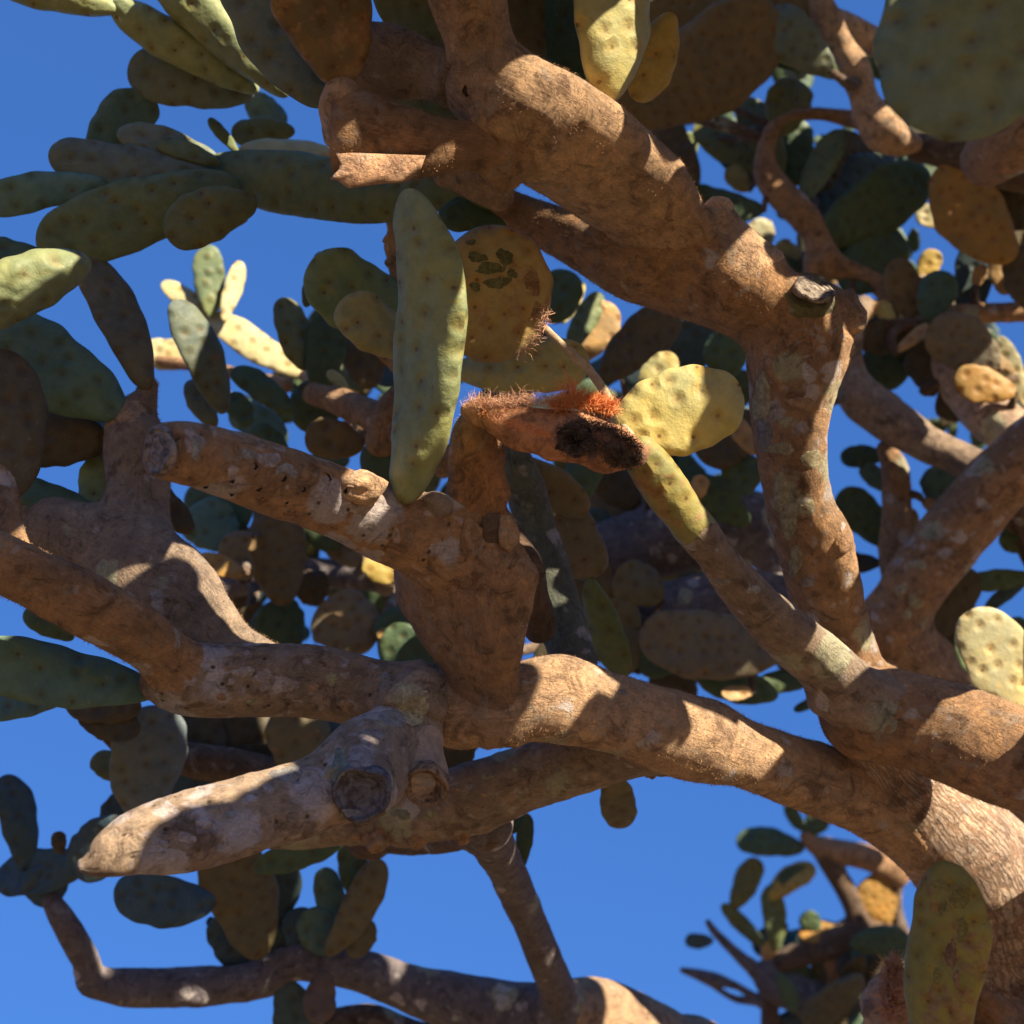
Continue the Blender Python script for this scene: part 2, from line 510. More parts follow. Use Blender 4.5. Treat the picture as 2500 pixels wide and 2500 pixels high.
def pad_geo(base, tip, w, roll=0.0, bend=0.0, th=0.13, obov=0.25, curl=0.0, seed=0, nl=34, nw=22, sunny=False):
    """flat oval stem segment. base/tip (x, y, depth), w = real width in px at mid depth, roll in degrees turns the face,
    bend = sideways bow in px, curl = bow along the face normal (fraction of the length)"""
    if len(base) == 4:                  # world points ('w', X, Y, Z); w in metres, roll = the face normal
        b, t, wm, bm = np.array(base[1:], float), np.array(tip[1:], float), w, bend
        ax = t - b
        L = float(np.linalg.norm(ax)); ax = ax / L
        n = np.array(roll, float); n = nrm(n - n.dot(ax) * ax); n0 = n
        s = np.cross(ax, n)
    else:
        b = W(*base); t = W(*tip)
        dm = 0.5 * (base[2] + tip[2])
        wm = w * dm / F
        ax = t - b
        L = float(np.linalg.norm(ax)); ax = ax / L
        mid = 0.5 * (b + t)
        view = nrm(CAM - mid)
        n0 = nrm(view - view.dot(ax) * ax)
        s0 = np.cross(ax, n0)
        r = math.radians(roll)
        n = n0 * math.cos(r) + s0 * math.sin(r)
        if sunny and (n0 * math.cos(r) - s0 * math.sin(r)) @ SUN > n @ SUN:
            n = n0 * math.cos(r) - s0 * math.sin(r)
        s = np.cross(ax, n)
        bm = bend * dm / F
    # outline grid: t along, q across
    tt = (1 - np.cos(np.linspace(0, math.pi, nl))) / 2
    hw = 0.5 * wm * np.sqrt(np.clip(4 * tt * (1 - tt), 0, 1)) ** 0.92 * (1 + obov * (2 * tt - 1) * 0.9)
    hw = np.maximum(hw, 0.0)
    q = np.sin(np.linspace(-math.pi / 2, math.pi / 2, nw))
    T, Q = np.meshgrid(tt, q, indexing='ij')
    HW = np.repeat(hw[:, None], nw, 1)
    ph = rng.uniform(0, 6.28, 4)
    wob = 1 + 0.030 * np.sin(T * 15 + ph[0] + np.sign(Q) * 1.3) + 0.022 * np.sin(T * 29 + ph[1] + np.sign(Q)) + 0.055 * np.sin(T * 5.5 + ph[2]) * np.sign(Q)
    tw = rng.uniform(-0.35, 0.35)
    X = Q * HW * wob
    Y = T * L
    half = wm * th
    prof = np.sqrt(np.clip(1 - np.abs(Q) ** 2.6, 0, 1)) * np.clip(np.sqrt(np.clip(1 - np.abs(2 * T - 1) ** 4.5, 0, 1)), 0, 1)
    tap = 1.15 - 0.45 * T
    Z = half * prof * tap
    bow = np.sin(T * math.pi)
    res, uvs = [], []
    for sg in (1, -1):
        z = sg * Z + curl * L * (bow) + 0.10 * curl * L * 0 + 0.25 * abs(curl) * (X ** 2) / max(wm, 1e-4) * np.sign(curl if curl else 1)
        z = z + X * tw * (T - 0.4) + 0.03 * wm * np.sin(T * 9 + ph[3]) * (Q ** 2)
        P = b[None, None, :] + ax * Y[..., None] + s * X[..., None] + n * z[..., None]
        P = P + np.cross(ax, n0)[None, None, :] * (bm * bow)[..., None]
        res.append(P.reshape(-1, 3))
        uvs.append(np.stack([X.ravel() + seed * 1.37 + (0.5 if sg < 0 else 0), Y.ravel() + seed * 0.77], 1))
    V = np.vstack(res)
    nz = vnoise(V / (wm * 0.35 + 1e-6), seed) * 0.6 + vnoise(V / (wm * 0.12 + 1e-6), seed + 9) * 0.3
    V = V + n[None, :] * (nz * half * 0.22)[:, None]
    faces = []
    o2 = nl * nw
    for i in range(nl - 1):
        for j in range(nw - 1):
            a0, a1, a2, a3 = i * nw + j, i * nw + j + 1, (i + 1) * nw + j + 1, (i + 1) * nw + j
            faces.append((a0, a1, a2, a3))
            faces.append((o2 + a3, o2 + a2, o2 + a1, o2 + a0))
    return V, faces, np.vstack(uvs)


def weld(me, dist=2e-5):
    import bmesh
    bm = bmesh.new(); bm.from_mesh(me)
    bmesh.ops.remove_doubles(bm, verts=bm.verts, dist=dist)
    bmesh.ops.recalc_face_normals(bm, faces=bm.faces)
    bm.to_mesh(me); bm.free()
    me.polygons.foreach_set('use_smooth', [True] * len(me.polygons))


def pad(base, tip, w, roll=0, parent=None, color='g', age=0.0, bend=0, th=0.13, obov=0.25, curl=0.0, name='pad', label=None, hi=False):
    _seed[0] += 1
    nl, nw = (64, 40) if hi else (34, 22)
    v, f, uv = pad_geo(base, tip, w, roll, bend, th, obov, curl, _seed[0], nl, nw, color in ('y', 'py', 'tn', 'ye', 'ore') and abs(roll if isinstance(roll, (int, float)) else 0) > 9)
    me = make_mesh(name, v, f, True, uv)
    weld(me)
    c = COL[color]
    j = rng.uniform(0.88, 1.12)
    o = link(name, me, M_PAD, parent, (c[0] * j, c[1] * j, c[2] * j, 1.0 - age), label)
    return o


def disc(name, x, y, d, r, normal, parent, color, mat=None, label=None, depth=0.0, rim=0.0, seed=1):
    """cut face: a slightly uneven disc (dished by depth) with its own thickness"""
    c = W(x, y, d); R = r * d / F
    n = nrm(np.array(normal, float))
    s = nrm(np.cross(n, [0.13, 0.2, 0.97])); u = np.cross(n, s)
    rings, K = 9, 36
    V, UV, Fc = [], [], []
    for side in (0, 1):
        for i in range(rings + 1):
            q = i / rings
            for j in range(K):
                a = 2 * math.pi * j / K
                rr = R * q * (1 + 0.05 * math.sin(3 * a + seed) + 0.04 * math.sin(5 * a + 2 * seed))
                h = -depth * R * (1 - q * q) + rim * R * math.exp(-((q - 0.9) / 0.12) ** 2)
                if side:
                    h = -0.2 * R - depth * R
                V.append(c + s * rr * math.cos(a) + u * rr * math.sin(a) + n * h)
                UV.append((q * math.cos(a), q * math.sin(a)))
    V = np.array(V)
    V[: (rings + 1) * K] += n * (vnoise(V[: (rings + 1) * K] / (R * 0.3), seed) * R * 0.06)[:, None]
    o2 = (rings + 1) * K
    for i in range(rings):
        for j in range(K):
            j2 = (j + 1) % K
            Fc.append((i * K + j, (i + 1) * K + j, (i + 1) * K + j2, i * K + j2))
            Fc.append((o2 + i * K + j2, o2 + (i + 1) * K + j2, o2 + (i + 1) * K + j, o2 + i * K + j))
    for j in range(K):
        j2 = (j + 1) % K
        Fc.append((rings * K + j, o2 + rings * K + j, o2 + rings * K + j2, rings * K + j2))
    me = make_mesh(name, V, Fc, True, UV)
    weld(me, 1e-6)
    o = link(name, me, mat or M_CUT, parent, COL[color] + (1.0,), label)
    return o


def slab(name, outline, d, thick, parent, mat, color, label=None):
    """a torn flat face: outline in photograph pixels at depth d, running back by its thickness, edges eased"""
    n = len(outline)
    c = np.mean(np.array(outline, float), 0)
    V = []
    for k, (dd, sc) in enumerate(((0.006, 0.0), (0.004, 0.5), (0.001, 0.86), (0.0, 0.97), (-0.004, 1.0), (-thick, 0.97), (-thick, 0.0))):
        for x, y in outline:
            V.append(W(c[0] + (x - c[0]) * sc, c[1] + (y - c[1]) * sc, d - dd))
    V = np.array(V)
    V += (vnoise(V / 0.02, 3) * 0.0022)[:, None] * np.array([0.3, -1.0, 0.3])
    Fc = []
    for k in range(6):
        for j in range(n):
            j2 = (j + 1) % n
            Fc.append((k * n + j, k * n + j2, (k + 1) * n + j2, (k + 1) * n + j))
    me = make_mesh(name, V, Fc, True, V[:, :2])
    weld(me, 1e-6)
    return link(name, me, mat, parent, COL[color] + (1.0,), label)


def blob(name, x, y, d, r, parent, mat, color='brown', sq=(1, 1, 1), lump=0.2, label=None):
    _seed[0] += 1
    c = W(x, y, d); R = r * d / F
    n1, n2 = 18, 24
    V, Fc = [], []
    for i in range(n1 + 1):
        th = math.pi * i / n1
        for j in range(n2):
            ph = 2 * math.pi * j / n2
            V.append((math.sin(th) * math.cos(ph), math.sin(th) * math.sin(ph), math.cos(th)))
    V = np.array(V)
    k = 1 + lump * (vnoise(V * 1.6, _seed[0]) + 0.5 * vnoise(V * 4, _seed[0] + 1))
    V = V * k[:, None]
    V = c + R * (V[:, :1] * sq[0] * RT + V[:, 1:2] * sq[1] * UP + V[:, 2:3] * sq[2] * (-FWD))
    for i in range(n1):
        for j in range(n2):
            j2 = (j + 1) % n2
            Fc.append((i * n2 + j, (i + 1) * n2 + j, (i + 1) * n2 + j2, i * n2 + j2))
    me = make_mesh(name, V, Fc, True, V[:, :2])
    weld(me, 1e-6)
    return link(name, me, mat, parent, COL[color] + (1.0,), label)

# ------------------------------------------------------------------ ground
me = make_mesh('ground', [(-600, -600, 0), (600, -600, 0), (600, 600, 0), (-600, 600, 0)], [(0, 1, 2, 3)], False)
link('ground', me, M_GROUND, kind='structure')

# ------------------------------------------------------------------ the old cactus tree in front
tr = W(2700, 2900, 2.75)
T1 = root('old_cactus_tree', (tr[0] + 0.1, tr[1] + 0.1, 0), 'old tree-sized prickly pear with cracked trunk and sawn woolly brown limbs, nearest of the cacti', 'cactus')
limb('trunk', [(2105, 1780, 2.02, 70), (2190, 1885, 2.06, 92), (2290, 1985, 2.10, 122), (2400, 2120, 2.16, 150), (2490, 2330, 2.28, 185), (2600, 2620, 2.5, 205),
               ('w', tr[0], tr[1], tr[2], 0.19), ('w', tr[0] + 0.08, tr[1] + 0.08, 0.7, 0.22), ('w', tr[0] + 0.1, tr[1] + 0.1, -0.1, 0.29)], T1, 'trunk', 0.05, 0.9, M_TRUNK, 0.07, 72)
limb('limb', [(2085, 1745, 1.97, 96), (2130, 1740, 1.98, 98), (2250, 1765, 1.95, 118), (2400, 1822, 1.9, 128), (2560, 1885, 1.85, 122), (2760, 1990, 1.85, 120), (2900, 2200, 2.2, 130)], T1, 'brown', 0.12, 0.9, None, 0.05, 60)
# limb A: the long middle limb
limb('limb', [(2420, 2180, 2.16, 110), (2290, 2045, 2.12, 105), (2150, 1962, 2.08, 98), (2030, 1915, 2.04, 92), (1900, 1868, 1.99, 84), (1750, 1815, 1.93, 84), (1600, 1765, 1.88, 92), (1470, 1732, 1.84, 98), (1350, 1705, 1.81, 108), (1230, 1720, 1.81, 92), (1110, 1735, 1.82, 80)], T1, 'tan', 0.10, 0.9, None, 0.06, 60)
# limb B: lower limb running left behind the lit tip
limb('limb', [(1700, 1812, 1.93, 76), (1560, 1820, 1.93, 80), (1430, 1852, 1.95, 82), (1300, 1893, 1.98, 80), (1150, 1950, 2.0, 88), (1000, 1985, 2.02, 80), (860, 2000, 2.03, 62), (740, 2018, 2.04, 52), (650, 2035, 2.05, 35)], T1, 'grey', 0.35, 0.75, None, 0.10, 56, twist=30)
for bx, by, br in ((920, 2050, 30), (1020, 2045, 26), (1130, 2035, 24), (870, 2040, 16), (1590, 1885, 18)):
    blob('knob', bx, by, 2.0, br, T1, M_BARK, 'brown', lump=0.3)
# limb C: speckled, running left
limb('limb', [(1120, 1730, 1.83, 70), (1020, 1712, 1.83, 84), (900, 1692, 1.83, 88), (750, 1664, 1.82, 90), (600, 1662, 1.81, 90), (500, 1668, 1.80, 84), (420, 1672, 1.80, 66), (380, 1665, 1.80, 48)], T1, 'grey', 0.55, 0.75, M_DOT, 0.05, 56, twist=30)
# limb E: brown limb running up to the left edge
limb('limb', [(460, 1650, 1.79, 60), (400, 1600, 1.76, 66), (320, 1540, 1.73, 74), (210, 1478, 1.70, 76), (100, 1420, 1.68, 74), (-20, 1368, 1.66, 72), (-200, 1320, 1.66, 66)], T1, 'brown', 0.1, 0.7, None, 0.05, 52, twist=30)
limb('limb', [(45, 1390, 1.72, 48), (18, 1300, 1.72, 40), (8, 1215, 1.74, 38), (0, 1130, 1.76, 36), (-10, 1060, 1.78, 30)], T1, 'brown', 0.05, 0.9, None, 0.06, 36)
# limb F: flat grey limb behind it, forking up to the left
limb('limb', [(640, 1625, 1.86, 62), (560, 1580, 1.87, 70), (490, 1520, 1.88, 92), (420, 1450, 1.89, 118), (340, 1378, 1.9, 112), (250, 1325, 1.92, 88), (150, 1292, 1.95, 76), (40, 1265, 1.98, 70), (-80, 1240, 2.0, 60)], T1, 'grey', 0.12, 0.7, None, 0.04, 56)
limb('limb', [(345, 1345, 1.93, 70), (338, 1240, 1.95, 74), (338, 1150, 1.97, 78), (338, 1080, 1.98, 74), (340, 1020, 2.0, 48), (358, 965, 2.0, 27), (362, 940, 2.0, 24)], T1, 'grey', 0.1, 0.7, None, 0.05, 48)
limb('limb', [(335, 1110, 1.98, 52), (318, 1050, 1.98, 44), (300, 1005, 1.98, 36)], T1, 'tan', 0.0, 0.8, None, 0.05, 36)
# limb I: sawn limb end pointing at the camera
limb('limb', [(1180, 1345, 1.76, 100), (1075, 1322, 1.74, 106), (960, 1282, 1.70, 98), (850, 1238, 1.66, 92), (730, 1190, 1.61, 88), (610, 1150, 1.56, 86), (500, 1118, 1.51, 80), (430, 1104, 1.48, 74), (392, 1098, 1.46, 66)], T1, 'brown', 0.45, 0.8, M_DOT, 0.06, 60, cap1='flat', twist=30)
disc('sawn_end', 384, 1101, 1.455, 62, -FWD * 0.8 - RT * 0.75 + UP * 0.05, T1, 'grey', rim=0.06, depth=0.05, label='round weathered sawn end of the middle left limb')
blob('knob', 1060, 1235, 1.69, 40, T1, M_BARK, 'grey', (1.1, 0.9, 0.9), 0.15)
blob('knob', 880, 1190, 1.62, 52, T1, M_BARK, 'tan', (1.1, 0.8, 0.9), 0.25)
# limb J: wedge limb narrowing downwards
limb('limb', [(1215, 1775, 1.79, 46), (1205, 1720, 1.78, 56), (1180, 1650, 1.77, 84), (1162, 1580, 1.76, 118), (1148, 1505, 1.76, 150), (1136, 1430, 1.76, 174), (1134, 1370, 1.76, 166), (1140, 1310, 1.76, 110)], T1, 'brown', 0.05, 0.42, None, 0.05, 64, twist=35)
# K: column above the wedge
limb('branch', [(1172, 1330, 1.75, 74), (1166, 1255, 1.74, 60), (1164, 1180, 1.73, 66), (1164, 1110, 1.72, 70), (1172, 1050, 1.71, 64), (1180, 1020, 1.70, 50)], T1, 'orange', 0.05, 0.85, None, 0.06, 48)
blob('knob', 1150, 1318, 1.70, 38, T1, M_BARK, 'brown', (0.8, 1.3, 0.8), 0.25)
blob('knob', 1240, 1305, 1.70, 34, T1, M_BARK, 'tan', (0.8, 1.3, 0.8), 0.25)
blob('knob', 1200, 1290, 1.70, 30, T1, M_BARK, 'dark', (0.9, 1.3, 0.8), 0.25)
# D: foreground limb with the lit blunt tip
limb('limb', [(1045, 1690, 1.82, 62), (1000, 1755, 1.78, 84), (940, 1835, 1.72, 92), (850, 1898, 1.66, 94), (740, 1945, 1.61, 94), (600, 1985, 1.56, 95), (450, 2030, 1.51, 98), (350, 2052, 1.48, 86), (270, 2085, 1.455, 62), (225, 2108, 1.445, 34), (200, 2112, 1.44, 16)], T1, 'dgrey', 0.5, 0.85, M_DOT, 0.07, 60)
blob('knob', 1000, 1706, 1.76, 74, T1, M_BARK, 'grey', (1.2, 0.9, 0.8), 0.2, label='mossy green lump')
limb('stump', [(905, 1860, 1.68, 92), (892, 1905, 1.62, 86), (882, 1932, 1.585, 78)], T1, 'grey', 0.6, 0.9, None, 0.07, 44, cap1='flat', label='lichened branch stump facing the camera')
disc('sawn_end', 882, 1938, 1.572, 72, -FWD + 0.2 * UP * -1, T1, 'bluegrey', depth=0.25, rim=0.1, seed=3)
limb('stump', [(1010, 1830, 1.74, 62), (1035, 1880, 1.70, 58), (1040, 1915, 1.665, 54)], T1, 'pale', 0.05, 0.9, None, 0.06, 40, cap1='flat')
disc('sawn_end', 1040, 1922, 1.655, 52, -FWD - 0.35 * UP - 0.1 * RT, T1, 'brown', depth=0.5, rim=0.16, seed=5, label='cup-shaped orange rimmed branch scar')
# O: lichened limb rising to the upper fork
limb('limb', [(2150, 1745, 2.0, 66), (2085, 1635, 2.02, 68), (2040, 1520, 2.0, 80), (2012, 1420, 1.98, 90), (1985, 1320, 1.96, 94), (1950, 1220, 1.94, 84), (1932, 1110, 1.92, 84), (1930, 1010, 1.91, 96), (1942, 890, 1.90, 112), (1965, 800, 1.90, 106), (2000, 745, 1.90, 70)], T1, 'brown', 0.5, 0.72, None, 0.07, 60, twist=35)
blob('knob', 2040, 1325, 1.93, 46, T1, M_BARK, 'brown', (0.9, 1.2, 0.9), 0.2)
# Q: fork, running left behind the big diagonal limb
limb('limb', [(2060, 775, 1.9, 52), (1990, 785, 1.9, 88), (1890, 758, 1.9, 100), (1780, 700, 1.9, 112), (1650, 655, 1.91, 112), (1550, 640, 1.92, 98), (1460, 606, 1.94, 78), (1370, 570, 1.96, 62), (1280, 530, 1.98, 50), (1180, 500, 2.0, 46)], T1, 'brown', 0.06, 0.7, None, 0.06, 60, twist=35)
blob('knob', 1752, 538, 1.86, 50, T1, M_BARK, 'tan', (0.95, 1.1, 0.9), 0.15, label='rounded knob on the ridge of the upper limb')
limb('limb', [(1800, 660, 1.88, 95), (1775, 595, 1.87, 62), (1758, 545, 1.86, 44)], T1, 'tan', 0.0, 0.9, None, 0.05, 40)
limb('stump', [(1960, 800, 1.9, 60), (1972, 745, 1.86, 56), (1982, 712, 1.83, 52)], T1, 'og', 0.4, 0.9, None, 0.05, 40, cap1='flat')
disc('sawn_end', 1987, 702, 1.822, 50, UP * 0.75 + RT * 0.15 - FWD * 0.75, T1, 'grey', rim=0.05, depth=0.04, seed=6, label='small grey sawn end on top of the upper fork')
limb('stump', [(2000, 860, 1.9, 60), (2045, 800, 1.88, 44), (2078, 775, 1.87, 34), (2092, 800, 1.86, 20)], T1, 'tan', 0.0, 0.6, None, 0.10, 36)
# S: big diagonal limb
limb('limb', [(1712, 620, 1.86, 30), (1690, 585, 1.86, 62), (1640, 545, 1.85, 92), (1560, 478, 1.82, 126), (1460, 405, 1.77, 136), (1360, 335, 1.72, 142), (1270, 275, 1.68, 134), (1205, 235, 1.66, 110), (1150, 215, 1.66, 70)], T1, 'tan', 0.0, 0.55, None, 0.05, 72, twist=38)
# T: limb rising out of the frame
limb('limb', [(1235, 270, 1.67, 100), (1205, 190, 1.66, 76), (1175, 110, 1.64, 76), (1148, 30, 1.61, 90), (1130, -60, 1.58, 100), (1110, -200, 1.54, 98), (1090, -420, 1.5, 90)], T1, 'tan', 0.0, 0.7, None, 0.05, 56, twist=38)
# U and V: two short limbs to the left of the fork
limb('limb', [(1175, 225, 1.68, 56), (1100, 192, 1.68, 54), (1020, 168, 1.69, 74), (930, 150, 1.69, 92), (870, 140, 1.69, 78), (850, 135, 1.69, 50)], T1, 'grey', 0.05, 0.5, None, 0.05, 48)
limb('limb', [(1235, 380, 1.68, 90), (1170, 362, 1.66, 56), (1090, 358, 1.65, 66), (1000, 352, 1.64, 88), (900, 342, 1.63, 104), (842, 336, 1.62, 98), (818, 334, 1.62, 88)], T1, 'brown', 0.0, 0.5, None, 0.05, 52, cap1='flat', label='short split limb with a pale torn underside')
limb('stump', [(860, 320, 1.63, 60), (835, 250, 1.62, 42), (832, 212, 1.61, 34)], T1, 'tan', 0.0, 0.9, None, 0.06, 36)
# L: slim branch from the right limb up to the torn husk
limb('branch', [(2130, 1745, 1.96, 90), (2070, 1688, 1.94, 82), (2000, 1615, 1.91, 72), (1925, 1550, 1.87, 67), (1850, 1478, 1.83, 60), (1780, 1398, 1.79, 52), (1725, 1325, 1.76, 43), (1700, 1298, 1.75, 36)], T1, 'grey', 0.25, 0.75, None, 0.05, 48, twist=30)
limb('branch', [(1712, 1312, 1.755, 34), (1695, 1285, 1.75, 44), (1640, 1215, 1.73, 56), (1590, 1145, 1.71, 55), (1560, 1100, 1.70, 44)], T1, 'st', 0.4, 0.8, M_PAD, 0.05, 44, label='short yellow-green stem below the torn husk')
# torn husk with orange fibres
limb('husk', [(1136, 1000, 1.68, 16), (1180, 1012, 1.67, 34), (1250, 1035, 1.66, 48), (1340, 1058, 1.66, 60), (1430, 1078, 1.66, 64), (1510, 1098, 1.665, 52), (1560, 1112, 1.67, 30)], T1, 'orange', 0.0, 0.6, M_HUSK, 0.16, 44, label='torn dry orange-brown husk')
pad((1560, 1120, 1.715), (1190, 1030, 1.715), 90, 50, T1, 'dg', 0.2)
slab('torn_face', [(816, 368), (900, 376), (1040, 378), (1028, 412), (994, 443), (940, 447), (850, 459), (838, 450), (822, 441), (804, 438), (815, 428), (827, 415), (829, 398)], 1.60, 0.035, T1, M_BARK, 'peach', 'pale peach torn underside of the split limb')
# pads of the middle
pad((984, 1232, 1.66), (1003, 460, 1.58), 225, -50, T1, 'gp', 0.0, bend=58, th=0.22, obov=0.12, hi=True, label='long upright pad half in sun, in the middle')
pad((1175, 885, 1.84), (1235, 552, 1.80), 275, 14, T1, 'rp', 0.4, bend=10, th=0.16, obov=0.1, hi=True, label='round brown scarred pad with dark blotches')
pad((1490, 1060, 1.76), (1812, 955, 1.74), 215, -12, T1, 'y', 0.0, bend=4, th=0.16, obov=0.1, hi=True, label='sunlit yellow pad beside the torn husk')
pad((1110, 905, 1.95), (1440, 885, 1.93), 150, -35, T1, 'y', 0.0, th=0.22, hi=True)
limb('stick', [(1330, 800, 1.80, 8), (1390, 858, 1.79, 11), (1440, 905, 1.78, 12), (1480, 965, 1.77, 11), (1530, 1050, 1.74, 10), (1565, 1105, 1.70, 14)], T1, 'pale', 0.0, 0.8, M_STICK, 0.15, 16)
# top: pads round the fork
pad((792, 262, 1.74), (585, -230, 1.70), 235, 10, T1, 'gs', 0.1, bend=-20, hi=True)
pad((838, 212, 1.62), (735, -260, 1.52), 265, 22, T1, 'b', 0.45, hi=True, label='brown scarred pad standing on the split limb')
pad((1092, 190, 1.78), (940, -230, 1.75), 215, 15, T1, 'og', 0.1, hi=True)
limb('stick', [(898, 75, 1.72, 10), (884, 10, 1.72, 8), (872, -80, 1.72, 9)], T1, 'pale', 0.0, 0.8, M_STICK, 0.1, 12)
pad((1312, 172, 1.76), (1275, -190, 1.74), 150, 30, T1, 'b', 0.1, bend=-30)
pad((1400, 215, 1.80), (1385, -170, 1.78), 190, -10, T1, 'dg', 0.1)
pad((1488, 252, 1.70), (1470, -230, 1.64), 235, 38, T1, 'y', 0.1, bend=18, hi=True, label='half-sunlit pad growing from the ridge of the big limb')
pad((1640, 30, 1.9), (1560, 250, 1.95), 110, 20, T1, 'ye', 0.1)
# big close pad in the top right corner
pad((2460, -260, 1.20), (2308, 345, 1.16), 455, -6, T1, 'tr', 0.04, bend=0, th=0.09, obov=0.05, hi=True, label='big close green pad hanging in the top right corner')
limb('branch', [(2440, -240, 1.205, 50), (2500, -420, 1.24, 60), (2660, -700, 1.35, 70), (2900, -900, 1.6, 80)], T1, 'brown')
# dark limb of joined pads to the left of the fork
limb('limb', [(1210, 470, 1.96, 34), (1120, 455, 1.98, 46), (1000, 475, 2.02, 58), (900, 480, 2.05, 66), (780, 458, 2.08, 76), (660, 440, 2.11, 74), (570, 422, 2.13, 54), (505, 415, 2.15, 34)], T1, 'o', 0.15, 0.6, M_PAD, 0.03, 48)
pad((1165, 305, 1.92), (950, 250, 1.92), 130, 5, T1, 'og', 0.1)
pad((1300, 510, 1.99), (1070, 530, 1.96), 92, 20, T1, 'dg', 0.05)
limb('limb', [(1225, 480, 1.93, 38), (1150, 440, 1.92, 44), (1080, 425, 1.92, 30)], T1, 'tan', 0.0, 0.8, None, 0.06, 36)
# pads at the upper left
LEFT = [
    ((632, 225, 2.2), (270, 10, 2.12), 100, -8, 'gp', 0.0, 0, 'k'), ((300, 25, 2.13), (-10, -40, 2.08), 78, -6, 'gp', 0.0, 0, 'k'),
    ((702, 236, 2.15), (360, -70, 2.1), 108, -8, 'gp', 0.05, 12, 'k'), ((622, 225, 2.22), (312, 172, 2.2), 148, 8, 'gs', 0.1, 8, ''),
    ((215, 400, 2.2), (372, 236, 2.22), 125, 12, 't', 0.0, -10, ''), ((538, 392, 2.12), (286, 322, 2.08), 78, 25, 'gs', 0.1, 5, ''),
    ((540, 400, 2.10), (380, 350, 2.08), 50, 25, 'o', 0.1, 5, ''), ((512, 420, 2.1), (118, 380, 2.04), 128, 22, 'gs', 0.15, -14, ''),
    ((258, 445, 2.05), (-70, 500, 2.0), 92, 10, 't', 0.0, 4, ''), ((582, 375, 2.25), (510, 288, 2.25), 30, 10, 'o', 0.0, 0, ''),
    ((720, 320, 2.4), (565, 325, 2.4), 70, 0, 'og', 0.1, 0, ''), ((830, 375, 2.35), (580, 372, 2.35), 66, 30, 'py', 0.0, 5, ''),
    ((700, 300, 2.6), (600, 240, 2.6), 70, 0, 't', 0.0, 0, ''),
    ((585, 445, 2.09), (92, 610, 2.0), 168, 10, 'o', 0.12, 12, ''), ((625, 490, 2.04), (405, 575, 1.98), 130, 10, 'og', 0.15, 10, ''),
    ((605, 535, 2.1), (436, 600, 2.05), 40, 30, 'tn', 0.1, 5, ''),
    ((115, 640, 2.02), (-90, 640, 1.98), 130, 15, 'dg', 0.0, 0, ''), ((214, 628, 1.82), (-80, 775, 1.74), 150, -15, 'gp', 0.1, 6, 'kh'),
    ((364, 952, 1.99), (196, 610, 2.02), 122, 25, 'dgb', 0.25, 14, ''),
    ((304, 1012, 1.97), (-30, 785, 1.9), 195, 8, 't', 0.04, -8, 'h'), ((38, 1215, 1.75), (0, 850, 1.78), 152, 10, 'db', 0.1, 20, ''),
    ((272, 1078, 2.0), (35, 1072, 1.98), 142, 5, 'db', 0.1, 6, ''), ((280, 1050, 2.05), (148, 985, 2.1), 70, 10, 't', 0.0, -5, ''),
    ((215, 1258, 2.0), (250, 1105, 2.02), 92, 0, 'g', 0.0, 8, ''), ((262, 1268, 1.97), (20, 1180, 1.95), 85, 25, 'dg', 0.05, 0, ''),
    ((470, 1300, 2.1), (355, 1190, 2.1), 80, 0, 'db', 0.1, 0, ''),
    ((382, 1692, 1.82), (-90, 1590, 1.74), 150, 15, 't', 0.08, -10, 'h'), ((190, 1690, 2.0), (-60, 1745, 1.98), 80, 20, 't', 0.0, 5, ''),
    ((180, 1560, 2.1), (60, 1490, 2.1), 60, 0, 'dg', 0.0, 0, ''),
]
COL['ofr'] = (0.29, 0.26, 0.07); COL['gp'] = (0.23, 0.27, 0.14); COL['tr'] = (0.20, 0.225, 0.10); COL['rp'] = (0.36, 0.27, 0.115); COL['st'] = (0.24, 0.23, 0.09); COL['dgb'] = (0.14, 0.13, 0.085); COL['tn'] = (0.40, 0.27, 0.14)
for b_, t_, w_, r_, c_, a_, bd_, fl_ in LEFT:
    pad(b_, t_, w_, r_, T1, c_, a_, bd_, hi='h' in fl_, th=0.42 if 'k' in fl_ else 0.13)
blob('bud', 488, 512, 2.12, 15, T1, M_BARK, 'tan')
